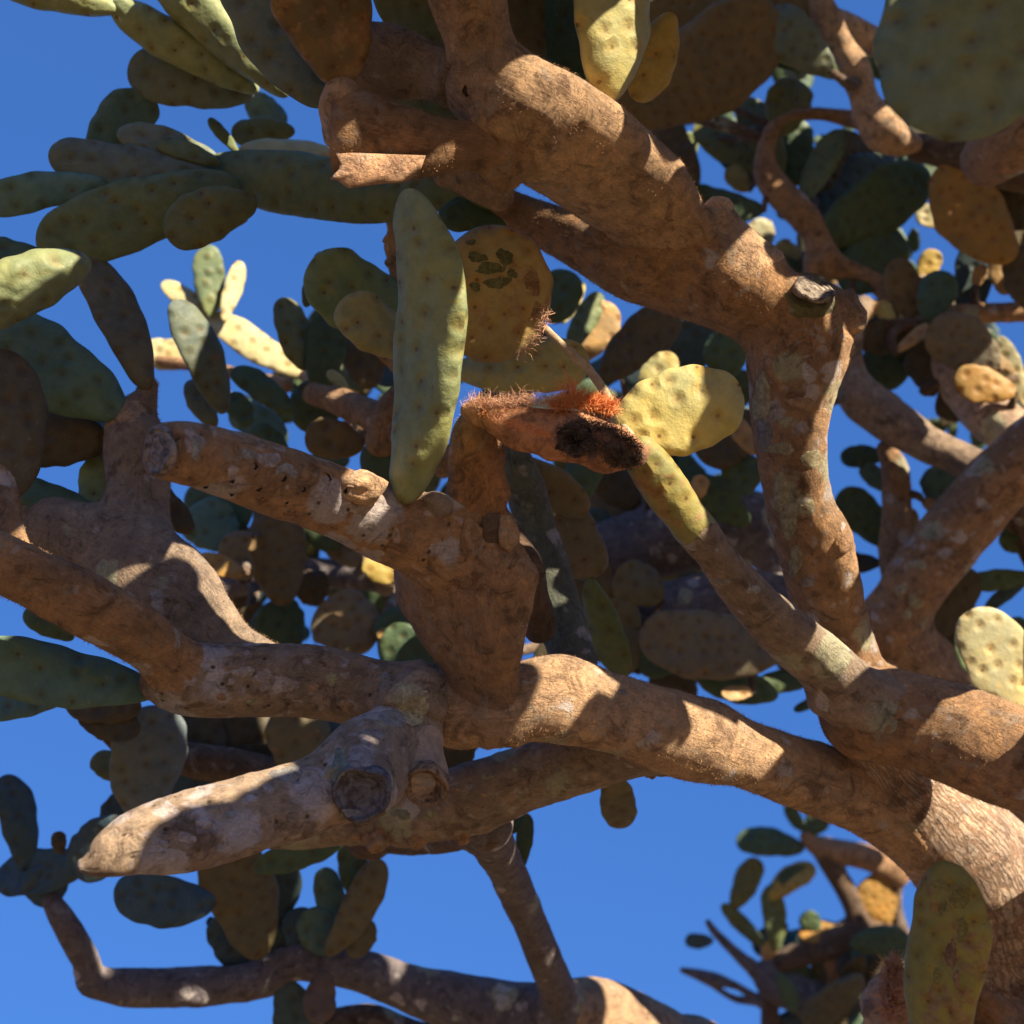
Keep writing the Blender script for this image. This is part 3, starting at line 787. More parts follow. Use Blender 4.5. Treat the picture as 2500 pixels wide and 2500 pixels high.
# pads in the middle distance, left of the long pad
MID = [
    ((1012, 800, 2.1), (752, 648, 2.05), 178, 12, 'g', 0.0, 0), ((1015, 872, 2.02), (826, 742, 1.98), 140, -30, 'y', 0.0, 8),
    ((745, 905, 2.5), (690, 726, 2.5), 88, 25, 'og', 0.1, 0), ((745, 750, 2.3), (792, 615, 2.3), 52, 10, 'o', 0.1, 0),
    ((782, 968, 2.5), (800, 762, 2.5), 96, 5, 'dg', 0.0, 0), ((905, 950, 2.6), (868, 780, 2.6), 120, 5, 'db', 0.1, 0),
    ((990, 930, 2.3), (905, 838, 2.25), 40, -20, 'tn', 0.1, 10), ((850, 950, 2.45), (800, 905, 2.45), 30, -20, 'y', 0.0, 0),
    ((745, 1055, 2.6), (790, 935, 2.6), 125, 5, 'dg', 0.0, 0), ((890, 1085, 2.4), (745, 1062, 2.4), 100, 10, 'b', 0.2, 0),
    ((1005, 1110, 2.3), (880, 1140, 2.3), 115, 5, 'dg', 0.0, 0),
    ((545, 795, 2.9), (397, 688, 2.9), 55, -20, 'py', 0.0, 0), ((748, 922, 2.85), (512, 770, 2.9), 84, -25, 'py', 0.0, 0),
    ((515, 775, 2.88), (512, 598, 2.9), 74, 5, 'o', 0.0, -4), ((545, 785, 2.85), (588, 638, 2.9), 46, 10, 'py', 0.0, 0),
    ((548, 1010, 2.35), (425, 733, 2.3), 105, 20, 'gs', 0.2, 12), ((525, 1045, 2.4), (462, 928, 2.4), 62, 0, 'gs', 0.15, 0),
    ((490, 880, 3.1), (350, 852, 3.1), 80, -15, 'py', 0.0, 0), ((722, 1010, 2.5), (566, 903, 2.5), 66, 5, 'dg', 0.0, 6),
    ((700, 1060, 2.7), (560, 1000, 2.7), 85, 0, 't', 0.0, 0), ((630, 985, 2.8), (545, 965, 2.8), 32, -30, 'py', 0.0, 0),
    ((610, 1040, 2.5), (560, 960, 2.5), 60, 0, 'dg', 0.0, 0), ((700, 1110, 2.6), (610, 1050, 2.6), 80, 0, 'dg', 0.1, 0),
]
for b_, t_, w_, r_, c_, a_, bd_ in MID:
    pad(b_, t_, w_, r_, T1, c_, a_, bd_)
limb('stalk', [(990, 720, 2.1, 18), (965, 660, 2.1, 16), (955, 600, 2.1, 15), (962, 545, 2.1, 20)], T1, 'tan', 0.0, 0.9, None, 0.3, 16, label='dried knobbly flower stalk')
for hx, hy in ((950, 585), (955, 640)):
    blob('bud', hx, hy, 2.1, 15, T1, M_BARK, 'tan')
limb('branch', [(1090, 1130, 2.2, 40), (960, 1040, 2.3, 40), (840, 985, 2.4, 34), (760, 960, 2.45, 26)], T1, 'brown', 0.1, 0.8)
limb('branch', [(1000, 960, 2.3, 40), (960, 1010, 2.3, 45), (930, 1090, 2.3, 40)], T1, 'brown', 0.1, 0.8)
limb('branch', [(745, 915, 2.84, 16), (800, 950, 2.7, 20), (860, 1010, 2.5, 26), (960, 1120, 2.35, 30)], T1, 'tan', 0.0, 0.8, None, 0.06, 24)
limb('branch', [(380, 880, 3.1, 14), (520, 900, 3.0, 14), (700, 940, 2.8, 18)], T1, 'brown', 0.0, 0.8, None, 0.06, 20)
# branches behind the column, right of centre
limb('branch', [(1410, 1690, 1.95, 62), (1395, 1600, 2.0, 58), (1370, 1500, 2.04, 58), (1340, 1400, 2.06, 54), (1312, 1300, 2.07, 50), (1285, 1200, 2.06, 50), (1262, 1130, 2.04, 42), (1250, 1080, 2.04, 26)], T1, 'gs', 0.15, 0.8, None, 0.07, 40)
limb('branch', [(1210, 1240, 1.95, 20), (1240, 1300, 1.9, 34), (1285, 1380, 1.9, 38), (1300, 1450, 1.92, 40), (1320, 1540, 1.95, 40)], T1, 'dark', 0.1, 0.8, None, 0.1, 30)
COL['gs2'] = (0.2, 0.17, 0.12)
pad((1260, 1120, 2.1), (1430, 1260, 2.12), 95, 20, T1, 'gs2', 0.2, -8)
pad((1330, 1160, 2.14), (1455, 1410, 2.16), 140, 14, T1, 'gs2', 0.3, 16)
pad((1440, 1410, 2.16), (1525, 1655, 2.2), 92, 25, T1, 'o', 0.1, 8)
pad((1400, 1230, 2.6), (1445, 1100, 2.6), 90, 0, T1, 'dg')

# ------------------------------------------------------------------ cactus behind, filling the upper right
b2 = W(2900, 2700, 3.6)
T2 = root('background_cactus', (b2[0], b2[1], 0), 'tall prickly pear behind the fork, with dense dark pads filling the upper right', 'cactus')
limb('trunk', [('w', b2[0], b2[1], -0.1, 0.3), ('w', b2[0], b2[1], 1.4, 0.25), ('w', b2[0] - 0.05, b2[1], 2.4, 0.20), (2520, 1900, 3.3, 110), (2360, 1720, 3.1, 90), (2240, 1600, 3.0, 76), (2180, 1520, 2.95, 72)], T2, 'pale', 0.1, 0.9, M_TRUNK, 0.07, 40, 0.02)
LB2 = [
    ([(2150, 1560, 2.95, 62), (2190, 1500, 2.94, 72), (2240, 1420, 2.92, 76), (2330, 1300, 2.9, 80), (2430, 1185, 2.88, 82), (2560, 1080, 2.85, 85), (2760, 960, 2.8, 80)], 'brown', 0.4),
    ([(2420, 1158, 2.95, 40), (2340, 1118, 2.97, 42), (2250, 1075, 3.0, 46), (2160, 1015, 3.02, 54), (2095, 960, 3.04, 52), (2070, 880, 3.05, 34), (2085, 800, 3.05, 26), (2110, 740, 3.1, 22)], 'grey', 0.1),
    ([(2520, 1090, 2.95, 50), (2450, 1040, 3.0, 60), (2390, 990, 3.05, 56), (2320, 900, 3.1, 50), (2280, 800, 3.15, 44), (2250, 700, 3.2, 36)], 'pale', 0.1),
    ([(2160, 1090, 3.1, 20), (2185, 1150, 3.1, 34), (2190, 1250, 3.1, 36), (2180, 1350, 3.1, 34), (2190, 1440, 3.05, 30)], 'brown', 0.1),
    ([(2240, 840, 3.15, 22), (2150, 700, 3.2, 26), (2030, 640, 3.2, 30), (1985, 560, 3.2, 34), (1935, 500, 3.2, 38), (1880, 440, 3.2, 34), (1868, 380, 3.2, 24), (1885, 320, 3.2, 20), (1930, 285, 3.2, 17), (2000, 278, 3.2, 15), (2080, 290, 3.18, 22), (2130, 290, 3.1, 36)], 'brown', 0.1),
    ([(2235, 352, 3.0, 22), (2200, 345, 3.0, 40), (2160, 318, 3.0, 54), (2128, 280, 3.0, 46), (2108, 235, 3.0, 34), (2088, 170, 3.0, 38), (2050, 105, 3.0, 30), (2012, 35, 3.0, 36), (1990, -40, 3.0, 22)], 'tan', 0.1),
    ([(2560, 420, 3.0, 60), (2450, 400, 3.0, 60), (2340, 370, 3.0, 50), (2240, 360, 3.05, 34)], 'dark', 0.1),
    ([(2240, 160, 3.1, 40), (2150, 110, 3.1, 34), (2080, 70, 3.1, 30), (2030, 40, 3.1, 24)], 'pale', 0.0),
    ([(1995, 640, 3.2, 32), (1990, 740, 3.25, 30), (2000, 830, 3.3, 30), (2060, 930, 3.2, 34)], 'brown', 0.1),
    ([(2520, 760, 3.1, 26), (2420, 765, 3.1, 24), (2330, 770, 3.1, 26), (2250, 790, 3.1, 26)], 'brown', 0.1),
    ([(2600, 300, 2.6, 110), (2480, 340, 2.6, 90), (2400, 400, 2.7, 60)], 'brown', 0.1),
    ([(1500, 1540, 3.0, 70), (1640, 1500, 3.0, 80), (1800, 1470, 3.0, 80), (1960, 1500, 3.0, 70), (2100, 1590, 3.0, 62)], 'bluegrey', 0.3),
    ([(1400, 1370, 3.1, 70), (1560, 1330, 3.1, 90), (1720, 1290, 3.1, 100), (1860, 1300, 3.1, 90), (1960, 1400, 3.05, 70), (2040, 1520, 3.0, 60)], 'bluegrey', 0.3),
    ([(1380, 1350, 3.2, 30), (1200, 1360, 3.2, 34), (1000, 1390, 3.2, 38), (860, 1405, 3.2, 36), (720, 1395, 3.2, 34), (600, 1420, 3.2, 32), (520, 1440, 3.2, 30)], 'bluegrey', 0.3),
    ([(720, 1270, 3.2, 20), (800, 1310, 3.2, 26), (900, 1370, 3.2, 34), (960, 1420, 3.2, 38)], 'grey', 0.1),
]
for p_, c_, l_ in LB2:
    limb('limb', p_, T2, c_, l_, 0.9, None, 0.07, 32, 0.012)
PB = []
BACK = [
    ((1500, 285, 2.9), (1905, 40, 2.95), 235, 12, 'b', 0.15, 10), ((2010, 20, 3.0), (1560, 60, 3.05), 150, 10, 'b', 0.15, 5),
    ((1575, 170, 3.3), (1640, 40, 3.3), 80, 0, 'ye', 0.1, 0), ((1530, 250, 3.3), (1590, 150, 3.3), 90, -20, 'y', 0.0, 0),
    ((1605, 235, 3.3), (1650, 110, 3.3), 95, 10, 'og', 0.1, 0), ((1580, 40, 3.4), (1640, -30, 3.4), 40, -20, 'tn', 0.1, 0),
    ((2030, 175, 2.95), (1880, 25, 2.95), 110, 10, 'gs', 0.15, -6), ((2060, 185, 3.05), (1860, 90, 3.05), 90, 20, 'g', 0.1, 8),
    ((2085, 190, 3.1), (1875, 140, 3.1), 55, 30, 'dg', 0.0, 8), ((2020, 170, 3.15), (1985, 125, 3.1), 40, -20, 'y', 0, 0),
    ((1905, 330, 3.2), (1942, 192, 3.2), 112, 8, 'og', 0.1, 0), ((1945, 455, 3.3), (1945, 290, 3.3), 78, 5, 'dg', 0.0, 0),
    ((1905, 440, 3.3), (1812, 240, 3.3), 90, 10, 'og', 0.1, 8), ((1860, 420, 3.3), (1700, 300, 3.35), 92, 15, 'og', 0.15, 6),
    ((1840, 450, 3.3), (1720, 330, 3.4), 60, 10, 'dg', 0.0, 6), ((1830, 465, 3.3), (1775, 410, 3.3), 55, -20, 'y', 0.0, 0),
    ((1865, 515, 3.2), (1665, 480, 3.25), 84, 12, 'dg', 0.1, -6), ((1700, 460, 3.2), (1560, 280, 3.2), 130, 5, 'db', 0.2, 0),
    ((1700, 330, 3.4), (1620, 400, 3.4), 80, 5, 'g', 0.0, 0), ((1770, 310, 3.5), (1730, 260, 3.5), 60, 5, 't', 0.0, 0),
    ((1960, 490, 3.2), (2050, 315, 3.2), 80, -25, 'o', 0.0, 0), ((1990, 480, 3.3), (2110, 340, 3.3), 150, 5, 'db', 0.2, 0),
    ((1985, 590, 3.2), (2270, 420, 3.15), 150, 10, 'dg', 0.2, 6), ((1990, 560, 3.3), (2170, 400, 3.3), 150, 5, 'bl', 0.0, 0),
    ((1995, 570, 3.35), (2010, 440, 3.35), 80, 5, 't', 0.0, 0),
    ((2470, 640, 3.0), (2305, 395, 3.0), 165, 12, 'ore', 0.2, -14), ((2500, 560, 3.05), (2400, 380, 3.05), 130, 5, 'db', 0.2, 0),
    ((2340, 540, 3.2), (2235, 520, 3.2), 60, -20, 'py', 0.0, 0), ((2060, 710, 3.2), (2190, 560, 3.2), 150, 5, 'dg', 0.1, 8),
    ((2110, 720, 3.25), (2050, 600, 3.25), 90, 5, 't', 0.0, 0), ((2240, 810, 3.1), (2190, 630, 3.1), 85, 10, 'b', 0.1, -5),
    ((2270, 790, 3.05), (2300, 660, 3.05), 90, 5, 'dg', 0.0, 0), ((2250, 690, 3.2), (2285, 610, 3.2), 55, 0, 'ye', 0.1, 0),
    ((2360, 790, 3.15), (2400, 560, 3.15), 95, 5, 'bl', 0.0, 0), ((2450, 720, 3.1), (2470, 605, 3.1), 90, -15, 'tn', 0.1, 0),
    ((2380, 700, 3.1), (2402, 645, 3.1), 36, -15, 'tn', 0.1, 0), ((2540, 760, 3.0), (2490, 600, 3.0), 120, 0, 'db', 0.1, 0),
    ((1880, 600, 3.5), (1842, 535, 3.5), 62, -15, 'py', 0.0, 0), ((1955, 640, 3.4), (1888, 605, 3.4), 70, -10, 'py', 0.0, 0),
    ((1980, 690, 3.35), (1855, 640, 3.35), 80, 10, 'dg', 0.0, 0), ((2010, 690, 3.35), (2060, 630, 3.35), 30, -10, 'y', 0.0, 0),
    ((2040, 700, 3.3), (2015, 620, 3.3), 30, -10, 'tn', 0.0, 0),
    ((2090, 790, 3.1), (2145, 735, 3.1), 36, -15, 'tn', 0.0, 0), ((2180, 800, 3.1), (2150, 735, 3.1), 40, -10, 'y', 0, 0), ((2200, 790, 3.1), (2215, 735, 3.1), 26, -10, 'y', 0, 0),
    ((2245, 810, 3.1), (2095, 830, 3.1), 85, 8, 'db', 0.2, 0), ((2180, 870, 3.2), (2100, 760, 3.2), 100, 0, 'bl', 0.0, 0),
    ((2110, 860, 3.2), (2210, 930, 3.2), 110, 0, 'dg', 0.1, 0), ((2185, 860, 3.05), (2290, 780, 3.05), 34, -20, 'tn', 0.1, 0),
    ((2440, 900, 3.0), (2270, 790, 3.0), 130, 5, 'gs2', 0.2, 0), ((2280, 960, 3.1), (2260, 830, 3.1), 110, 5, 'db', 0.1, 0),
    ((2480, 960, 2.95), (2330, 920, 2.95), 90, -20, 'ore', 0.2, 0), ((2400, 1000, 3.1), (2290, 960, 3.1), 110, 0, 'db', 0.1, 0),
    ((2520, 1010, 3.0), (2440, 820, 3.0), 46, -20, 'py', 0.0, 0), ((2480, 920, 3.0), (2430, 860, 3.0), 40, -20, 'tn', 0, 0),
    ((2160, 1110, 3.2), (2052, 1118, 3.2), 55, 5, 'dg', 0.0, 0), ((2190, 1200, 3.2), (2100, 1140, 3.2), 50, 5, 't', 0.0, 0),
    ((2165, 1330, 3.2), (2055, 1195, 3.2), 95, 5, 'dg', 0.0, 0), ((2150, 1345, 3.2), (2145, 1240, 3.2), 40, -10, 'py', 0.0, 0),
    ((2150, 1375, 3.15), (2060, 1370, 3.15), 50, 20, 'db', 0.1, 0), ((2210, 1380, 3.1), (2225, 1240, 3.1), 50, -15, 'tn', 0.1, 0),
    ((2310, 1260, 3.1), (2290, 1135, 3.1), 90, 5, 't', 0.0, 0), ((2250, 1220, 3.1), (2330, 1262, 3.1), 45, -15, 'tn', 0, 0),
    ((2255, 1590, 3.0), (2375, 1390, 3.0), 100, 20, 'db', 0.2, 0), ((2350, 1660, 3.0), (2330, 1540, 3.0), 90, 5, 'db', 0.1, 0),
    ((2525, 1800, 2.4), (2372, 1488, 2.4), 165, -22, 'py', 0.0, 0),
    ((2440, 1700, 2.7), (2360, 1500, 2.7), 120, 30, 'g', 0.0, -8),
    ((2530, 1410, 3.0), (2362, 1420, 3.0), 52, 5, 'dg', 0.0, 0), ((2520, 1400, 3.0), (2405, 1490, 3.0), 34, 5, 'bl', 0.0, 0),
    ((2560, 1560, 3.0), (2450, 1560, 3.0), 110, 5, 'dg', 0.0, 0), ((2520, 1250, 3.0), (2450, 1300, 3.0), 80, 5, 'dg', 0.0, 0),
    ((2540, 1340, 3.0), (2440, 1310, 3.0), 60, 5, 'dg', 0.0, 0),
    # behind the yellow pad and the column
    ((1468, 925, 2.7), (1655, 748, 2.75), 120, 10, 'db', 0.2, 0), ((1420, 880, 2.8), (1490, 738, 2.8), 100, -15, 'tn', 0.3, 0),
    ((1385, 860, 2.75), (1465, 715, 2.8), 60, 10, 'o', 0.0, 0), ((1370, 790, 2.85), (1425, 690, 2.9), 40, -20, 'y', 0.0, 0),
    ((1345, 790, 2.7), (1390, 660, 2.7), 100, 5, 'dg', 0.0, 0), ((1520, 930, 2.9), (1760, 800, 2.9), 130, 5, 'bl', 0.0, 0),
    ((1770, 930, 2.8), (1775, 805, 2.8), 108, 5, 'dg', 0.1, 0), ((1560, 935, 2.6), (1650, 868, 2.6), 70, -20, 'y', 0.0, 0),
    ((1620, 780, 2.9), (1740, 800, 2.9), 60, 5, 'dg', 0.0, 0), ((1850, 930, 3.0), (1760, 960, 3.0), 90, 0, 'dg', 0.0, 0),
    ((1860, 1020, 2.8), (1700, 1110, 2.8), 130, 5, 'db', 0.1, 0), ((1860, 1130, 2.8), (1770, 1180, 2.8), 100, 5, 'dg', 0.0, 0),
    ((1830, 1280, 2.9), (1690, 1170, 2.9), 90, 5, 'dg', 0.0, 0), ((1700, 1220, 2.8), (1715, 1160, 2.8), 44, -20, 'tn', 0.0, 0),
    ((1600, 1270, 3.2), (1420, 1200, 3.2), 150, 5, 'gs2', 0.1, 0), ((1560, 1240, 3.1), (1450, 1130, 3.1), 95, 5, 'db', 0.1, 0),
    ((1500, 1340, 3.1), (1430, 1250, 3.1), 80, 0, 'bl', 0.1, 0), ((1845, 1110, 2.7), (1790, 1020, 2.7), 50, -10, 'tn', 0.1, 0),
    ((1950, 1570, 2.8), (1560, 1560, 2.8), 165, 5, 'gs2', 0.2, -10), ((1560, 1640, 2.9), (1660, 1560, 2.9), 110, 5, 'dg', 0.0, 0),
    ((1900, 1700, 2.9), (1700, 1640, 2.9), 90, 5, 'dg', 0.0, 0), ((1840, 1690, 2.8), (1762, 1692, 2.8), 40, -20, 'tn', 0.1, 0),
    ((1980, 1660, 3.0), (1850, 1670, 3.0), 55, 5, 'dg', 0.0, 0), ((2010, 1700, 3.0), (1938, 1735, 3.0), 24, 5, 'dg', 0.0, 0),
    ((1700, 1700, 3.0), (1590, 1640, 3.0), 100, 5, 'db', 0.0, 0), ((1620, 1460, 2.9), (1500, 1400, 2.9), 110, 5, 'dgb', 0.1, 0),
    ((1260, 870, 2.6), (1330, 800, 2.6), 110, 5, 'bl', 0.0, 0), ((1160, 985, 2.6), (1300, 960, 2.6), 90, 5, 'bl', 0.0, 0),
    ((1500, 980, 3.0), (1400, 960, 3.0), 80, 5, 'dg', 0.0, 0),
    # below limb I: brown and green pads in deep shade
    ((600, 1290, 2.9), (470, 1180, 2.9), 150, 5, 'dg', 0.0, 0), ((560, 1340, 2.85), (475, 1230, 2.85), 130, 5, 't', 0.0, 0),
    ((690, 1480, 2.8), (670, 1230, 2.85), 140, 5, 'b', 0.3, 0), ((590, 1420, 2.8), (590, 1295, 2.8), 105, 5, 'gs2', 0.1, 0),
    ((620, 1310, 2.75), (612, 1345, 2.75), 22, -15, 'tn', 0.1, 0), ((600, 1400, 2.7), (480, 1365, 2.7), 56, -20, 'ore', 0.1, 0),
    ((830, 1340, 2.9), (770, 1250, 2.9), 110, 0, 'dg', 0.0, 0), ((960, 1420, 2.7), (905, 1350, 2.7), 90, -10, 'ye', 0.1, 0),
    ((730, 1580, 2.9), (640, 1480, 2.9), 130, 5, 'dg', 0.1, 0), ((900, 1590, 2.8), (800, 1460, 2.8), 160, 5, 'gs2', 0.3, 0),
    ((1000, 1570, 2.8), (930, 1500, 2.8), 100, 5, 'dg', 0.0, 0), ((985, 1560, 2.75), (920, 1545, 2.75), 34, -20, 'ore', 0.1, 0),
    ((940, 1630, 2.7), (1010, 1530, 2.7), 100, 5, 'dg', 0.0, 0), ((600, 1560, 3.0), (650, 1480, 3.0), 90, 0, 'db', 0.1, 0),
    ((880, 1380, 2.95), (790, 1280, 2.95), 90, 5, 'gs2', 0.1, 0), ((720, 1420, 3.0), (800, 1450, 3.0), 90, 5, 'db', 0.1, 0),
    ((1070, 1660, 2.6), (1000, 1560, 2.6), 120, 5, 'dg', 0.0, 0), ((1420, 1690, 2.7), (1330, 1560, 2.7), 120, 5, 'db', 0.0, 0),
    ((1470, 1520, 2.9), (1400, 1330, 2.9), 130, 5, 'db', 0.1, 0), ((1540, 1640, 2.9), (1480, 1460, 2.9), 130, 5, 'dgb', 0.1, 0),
]
COL['ore'] = (0.36, 0.21, 0.06)
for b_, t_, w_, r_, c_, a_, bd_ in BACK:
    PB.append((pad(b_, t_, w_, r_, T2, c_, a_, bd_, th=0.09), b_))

# ------------------------------------------------------------------ cactus low on the left
b3 = W(1750, 2950, 2.9)
T3 = root('leafy_cactus', (b3[0], b3[1], 0), 'dim prickly pear with blue haze put into its colour, arching across the bottom left below the sawn limbs', 'cactus')
limb('trunk', [('w', b3[0], b3[1], -0.1, 0.2), ('w', b3[0], b3[1], 1.2, 0.15), (1750, 2760, 2.9, 120), (1630, 2580, 2.85, 100), (1520, 2500, 2.8, 90), (1440, 2475, 2.76, 82), (1390, 2478, 2.74, 76)], T3, 'tan', 0.1, 0.9, None, 0.07, 44, 0.015)
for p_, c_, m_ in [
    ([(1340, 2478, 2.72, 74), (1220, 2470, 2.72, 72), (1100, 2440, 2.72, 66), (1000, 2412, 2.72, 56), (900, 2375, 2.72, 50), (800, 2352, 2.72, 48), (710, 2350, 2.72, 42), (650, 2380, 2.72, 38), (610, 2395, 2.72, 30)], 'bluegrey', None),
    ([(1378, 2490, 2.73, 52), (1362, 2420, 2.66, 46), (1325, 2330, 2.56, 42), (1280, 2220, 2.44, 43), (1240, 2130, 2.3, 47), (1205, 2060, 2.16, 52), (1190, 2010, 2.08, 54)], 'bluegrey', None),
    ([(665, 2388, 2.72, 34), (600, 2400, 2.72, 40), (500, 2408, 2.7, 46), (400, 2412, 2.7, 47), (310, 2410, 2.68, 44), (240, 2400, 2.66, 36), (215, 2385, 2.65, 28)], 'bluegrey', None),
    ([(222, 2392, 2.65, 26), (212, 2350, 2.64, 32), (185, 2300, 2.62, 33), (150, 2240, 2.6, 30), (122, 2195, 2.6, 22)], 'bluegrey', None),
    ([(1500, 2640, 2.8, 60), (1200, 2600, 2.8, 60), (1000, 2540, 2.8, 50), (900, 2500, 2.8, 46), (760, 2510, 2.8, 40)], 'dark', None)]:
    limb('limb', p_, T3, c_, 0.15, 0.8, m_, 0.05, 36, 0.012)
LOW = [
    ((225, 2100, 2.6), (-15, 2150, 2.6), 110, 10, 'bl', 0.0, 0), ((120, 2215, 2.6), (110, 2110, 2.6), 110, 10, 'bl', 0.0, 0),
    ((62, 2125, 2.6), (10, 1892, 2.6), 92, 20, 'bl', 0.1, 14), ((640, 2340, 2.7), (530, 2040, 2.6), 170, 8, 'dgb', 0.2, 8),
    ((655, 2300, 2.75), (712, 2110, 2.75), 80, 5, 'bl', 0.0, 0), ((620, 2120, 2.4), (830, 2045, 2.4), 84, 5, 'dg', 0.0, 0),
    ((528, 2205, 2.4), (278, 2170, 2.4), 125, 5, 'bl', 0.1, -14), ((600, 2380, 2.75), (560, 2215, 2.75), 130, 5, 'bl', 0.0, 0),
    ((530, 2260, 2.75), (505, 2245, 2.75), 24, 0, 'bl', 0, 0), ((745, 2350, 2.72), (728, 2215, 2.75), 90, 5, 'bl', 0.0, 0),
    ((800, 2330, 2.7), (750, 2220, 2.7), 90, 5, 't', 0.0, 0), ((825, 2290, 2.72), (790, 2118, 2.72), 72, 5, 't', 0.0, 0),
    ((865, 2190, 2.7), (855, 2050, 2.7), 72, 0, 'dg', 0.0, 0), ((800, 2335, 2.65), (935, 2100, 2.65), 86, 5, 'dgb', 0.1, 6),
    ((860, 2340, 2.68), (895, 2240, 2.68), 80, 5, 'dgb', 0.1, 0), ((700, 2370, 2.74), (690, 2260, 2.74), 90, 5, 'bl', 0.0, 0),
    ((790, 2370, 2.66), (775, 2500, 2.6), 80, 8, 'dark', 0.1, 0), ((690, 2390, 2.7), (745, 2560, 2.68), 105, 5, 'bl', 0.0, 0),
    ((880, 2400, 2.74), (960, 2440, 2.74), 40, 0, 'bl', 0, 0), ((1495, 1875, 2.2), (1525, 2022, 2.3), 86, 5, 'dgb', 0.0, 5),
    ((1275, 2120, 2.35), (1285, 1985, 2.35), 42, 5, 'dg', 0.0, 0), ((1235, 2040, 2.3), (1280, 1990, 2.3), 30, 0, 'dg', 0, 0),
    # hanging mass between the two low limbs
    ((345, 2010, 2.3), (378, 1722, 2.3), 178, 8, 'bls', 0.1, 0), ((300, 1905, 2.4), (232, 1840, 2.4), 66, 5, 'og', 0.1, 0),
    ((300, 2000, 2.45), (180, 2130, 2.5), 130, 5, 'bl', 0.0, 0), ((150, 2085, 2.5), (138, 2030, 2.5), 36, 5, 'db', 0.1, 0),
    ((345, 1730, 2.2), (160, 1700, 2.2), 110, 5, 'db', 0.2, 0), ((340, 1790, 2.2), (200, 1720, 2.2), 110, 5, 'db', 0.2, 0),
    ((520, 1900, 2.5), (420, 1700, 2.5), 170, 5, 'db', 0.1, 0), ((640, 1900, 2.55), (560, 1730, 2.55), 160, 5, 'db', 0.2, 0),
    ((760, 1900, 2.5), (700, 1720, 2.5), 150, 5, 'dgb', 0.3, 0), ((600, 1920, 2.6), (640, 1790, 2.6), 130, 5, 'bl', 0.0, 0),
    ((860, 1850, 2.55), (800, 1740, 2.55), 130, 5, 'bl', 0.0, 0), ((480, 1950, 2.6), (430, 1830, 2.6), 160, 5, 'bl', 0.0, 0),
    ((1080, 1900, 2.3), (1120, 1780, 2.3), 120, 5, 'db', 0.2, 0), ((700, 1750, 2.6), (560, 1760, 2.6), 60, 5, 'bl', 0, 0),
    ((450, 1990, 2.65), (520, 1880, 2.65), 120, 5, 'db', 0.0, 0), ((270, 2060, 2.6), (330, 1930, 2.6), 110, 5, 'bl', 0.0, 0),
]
COL['bls'] = (0.12, 0.15, 0.165)
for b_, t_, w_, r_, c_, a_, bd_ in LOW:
    pad(b_, t_, w_, r_, T3, c_, a_, bd_, th=0.075)  # the bl pads carry the bluish haze in their colour too
limb('branch', [(900, 2040, 2.5, 50), (760, 1930, 2.5, 45), (600, 1880, 2.5, 45), (450, 1850, 2.45, 40), (330, 1830, 2.4, 36), (250, 1760, 2.3, 30)], T3, 'dark', 0.1, 0.8)
limb('branch', [(1190, 2010, 2.08, 50), (1050, 2040, 2.3, 45), (900, 2040, 2.5, 45)], T3, 'dark', 0.1, 0.8)

# ------------------------------------------------------------------ small far cactus behind the trunk
b4 = W(2240, 2900, 4.8)
T4 = root('distant_cactus', (b4[0], b4[1], 0), 'blurred far prickly pear with thin leafy joints, behind the base of the trunk', 'cactus')
D4 = 4.8
for p_, c_ in [
    ([('w', b4[0], b4[1], -0.1, 0.25), ('w', b4[0], b4[1], 1.6, 0.2), (2200, 2700, D4, 70), (2120, 2560, D4, 60), (2040, 2480, D4, 50), (1960, 2430, D4, 48), (1890, 2400, D4, 40), (1870, 2360, D4, 24)], 'bluegrey'),
    ([(2120, 2540, D4, 44), (2090, 2440, D4, 36), (2100, 2360, D4, 36), (2120, 2290, D4, 36)], 'bluegrey'),
    ([(1880, 2400, D4, 22), (1800, 2330, D4, 14), (1745, 2275, D4, 10), (1728, 2250, D4, 7)], 'bluegrey'),
    ([(1860, 2450, D4, 13), (1800, 2408, D4, 9), (1740, 2390, D4, 17), (1665, 2368, D4, 7)], 'bluegrey'),
    ([(1860, 2440, D4, 14), (1800, 2440, D4, 9), (1750, 2412, D4, 7), (1725, 2390, D4, 10)], 'bluegrey'),
    ([(2200, 2290, D4, 30), (2100, 2280, D4, 38), (2010, 2310, D4, 34), (1950, 2330, D4, 30), (1900, 2350, D4, 24)], 'dark'),
    ([(2200, 2130, D4, 34), (2120, 2095, D4, 32), (2040, 2075, D4, 26), (1985, 2060, D4, 20), (1965, 2040, D4, 14)], 'brown'),
    ([(2110, 2280, D4, 30), (2080, 2200, D4, 26), (2040, 2130, D4, 26), (2010, 2080, D4, 24)], 'dark'),
    ([(2200, 2300, D4, 20), (2190, 2200, D4, 12), (2190, 2120, D4, 20)], 'dark'),
    ([(2020, 2300, D4, 22), (2040, 2380, D4, 26), (2050, 2460, D4, 26)], 'brown'),
    ([(1880, 2420, D4, 20), (1880, 2470, D4, 22), (1880, 2560, D4, 24)], 'dark')]:
    limb('branch', p_, T4, c_, 0.0, 0.8, None, 0.08, 20, 0.03)
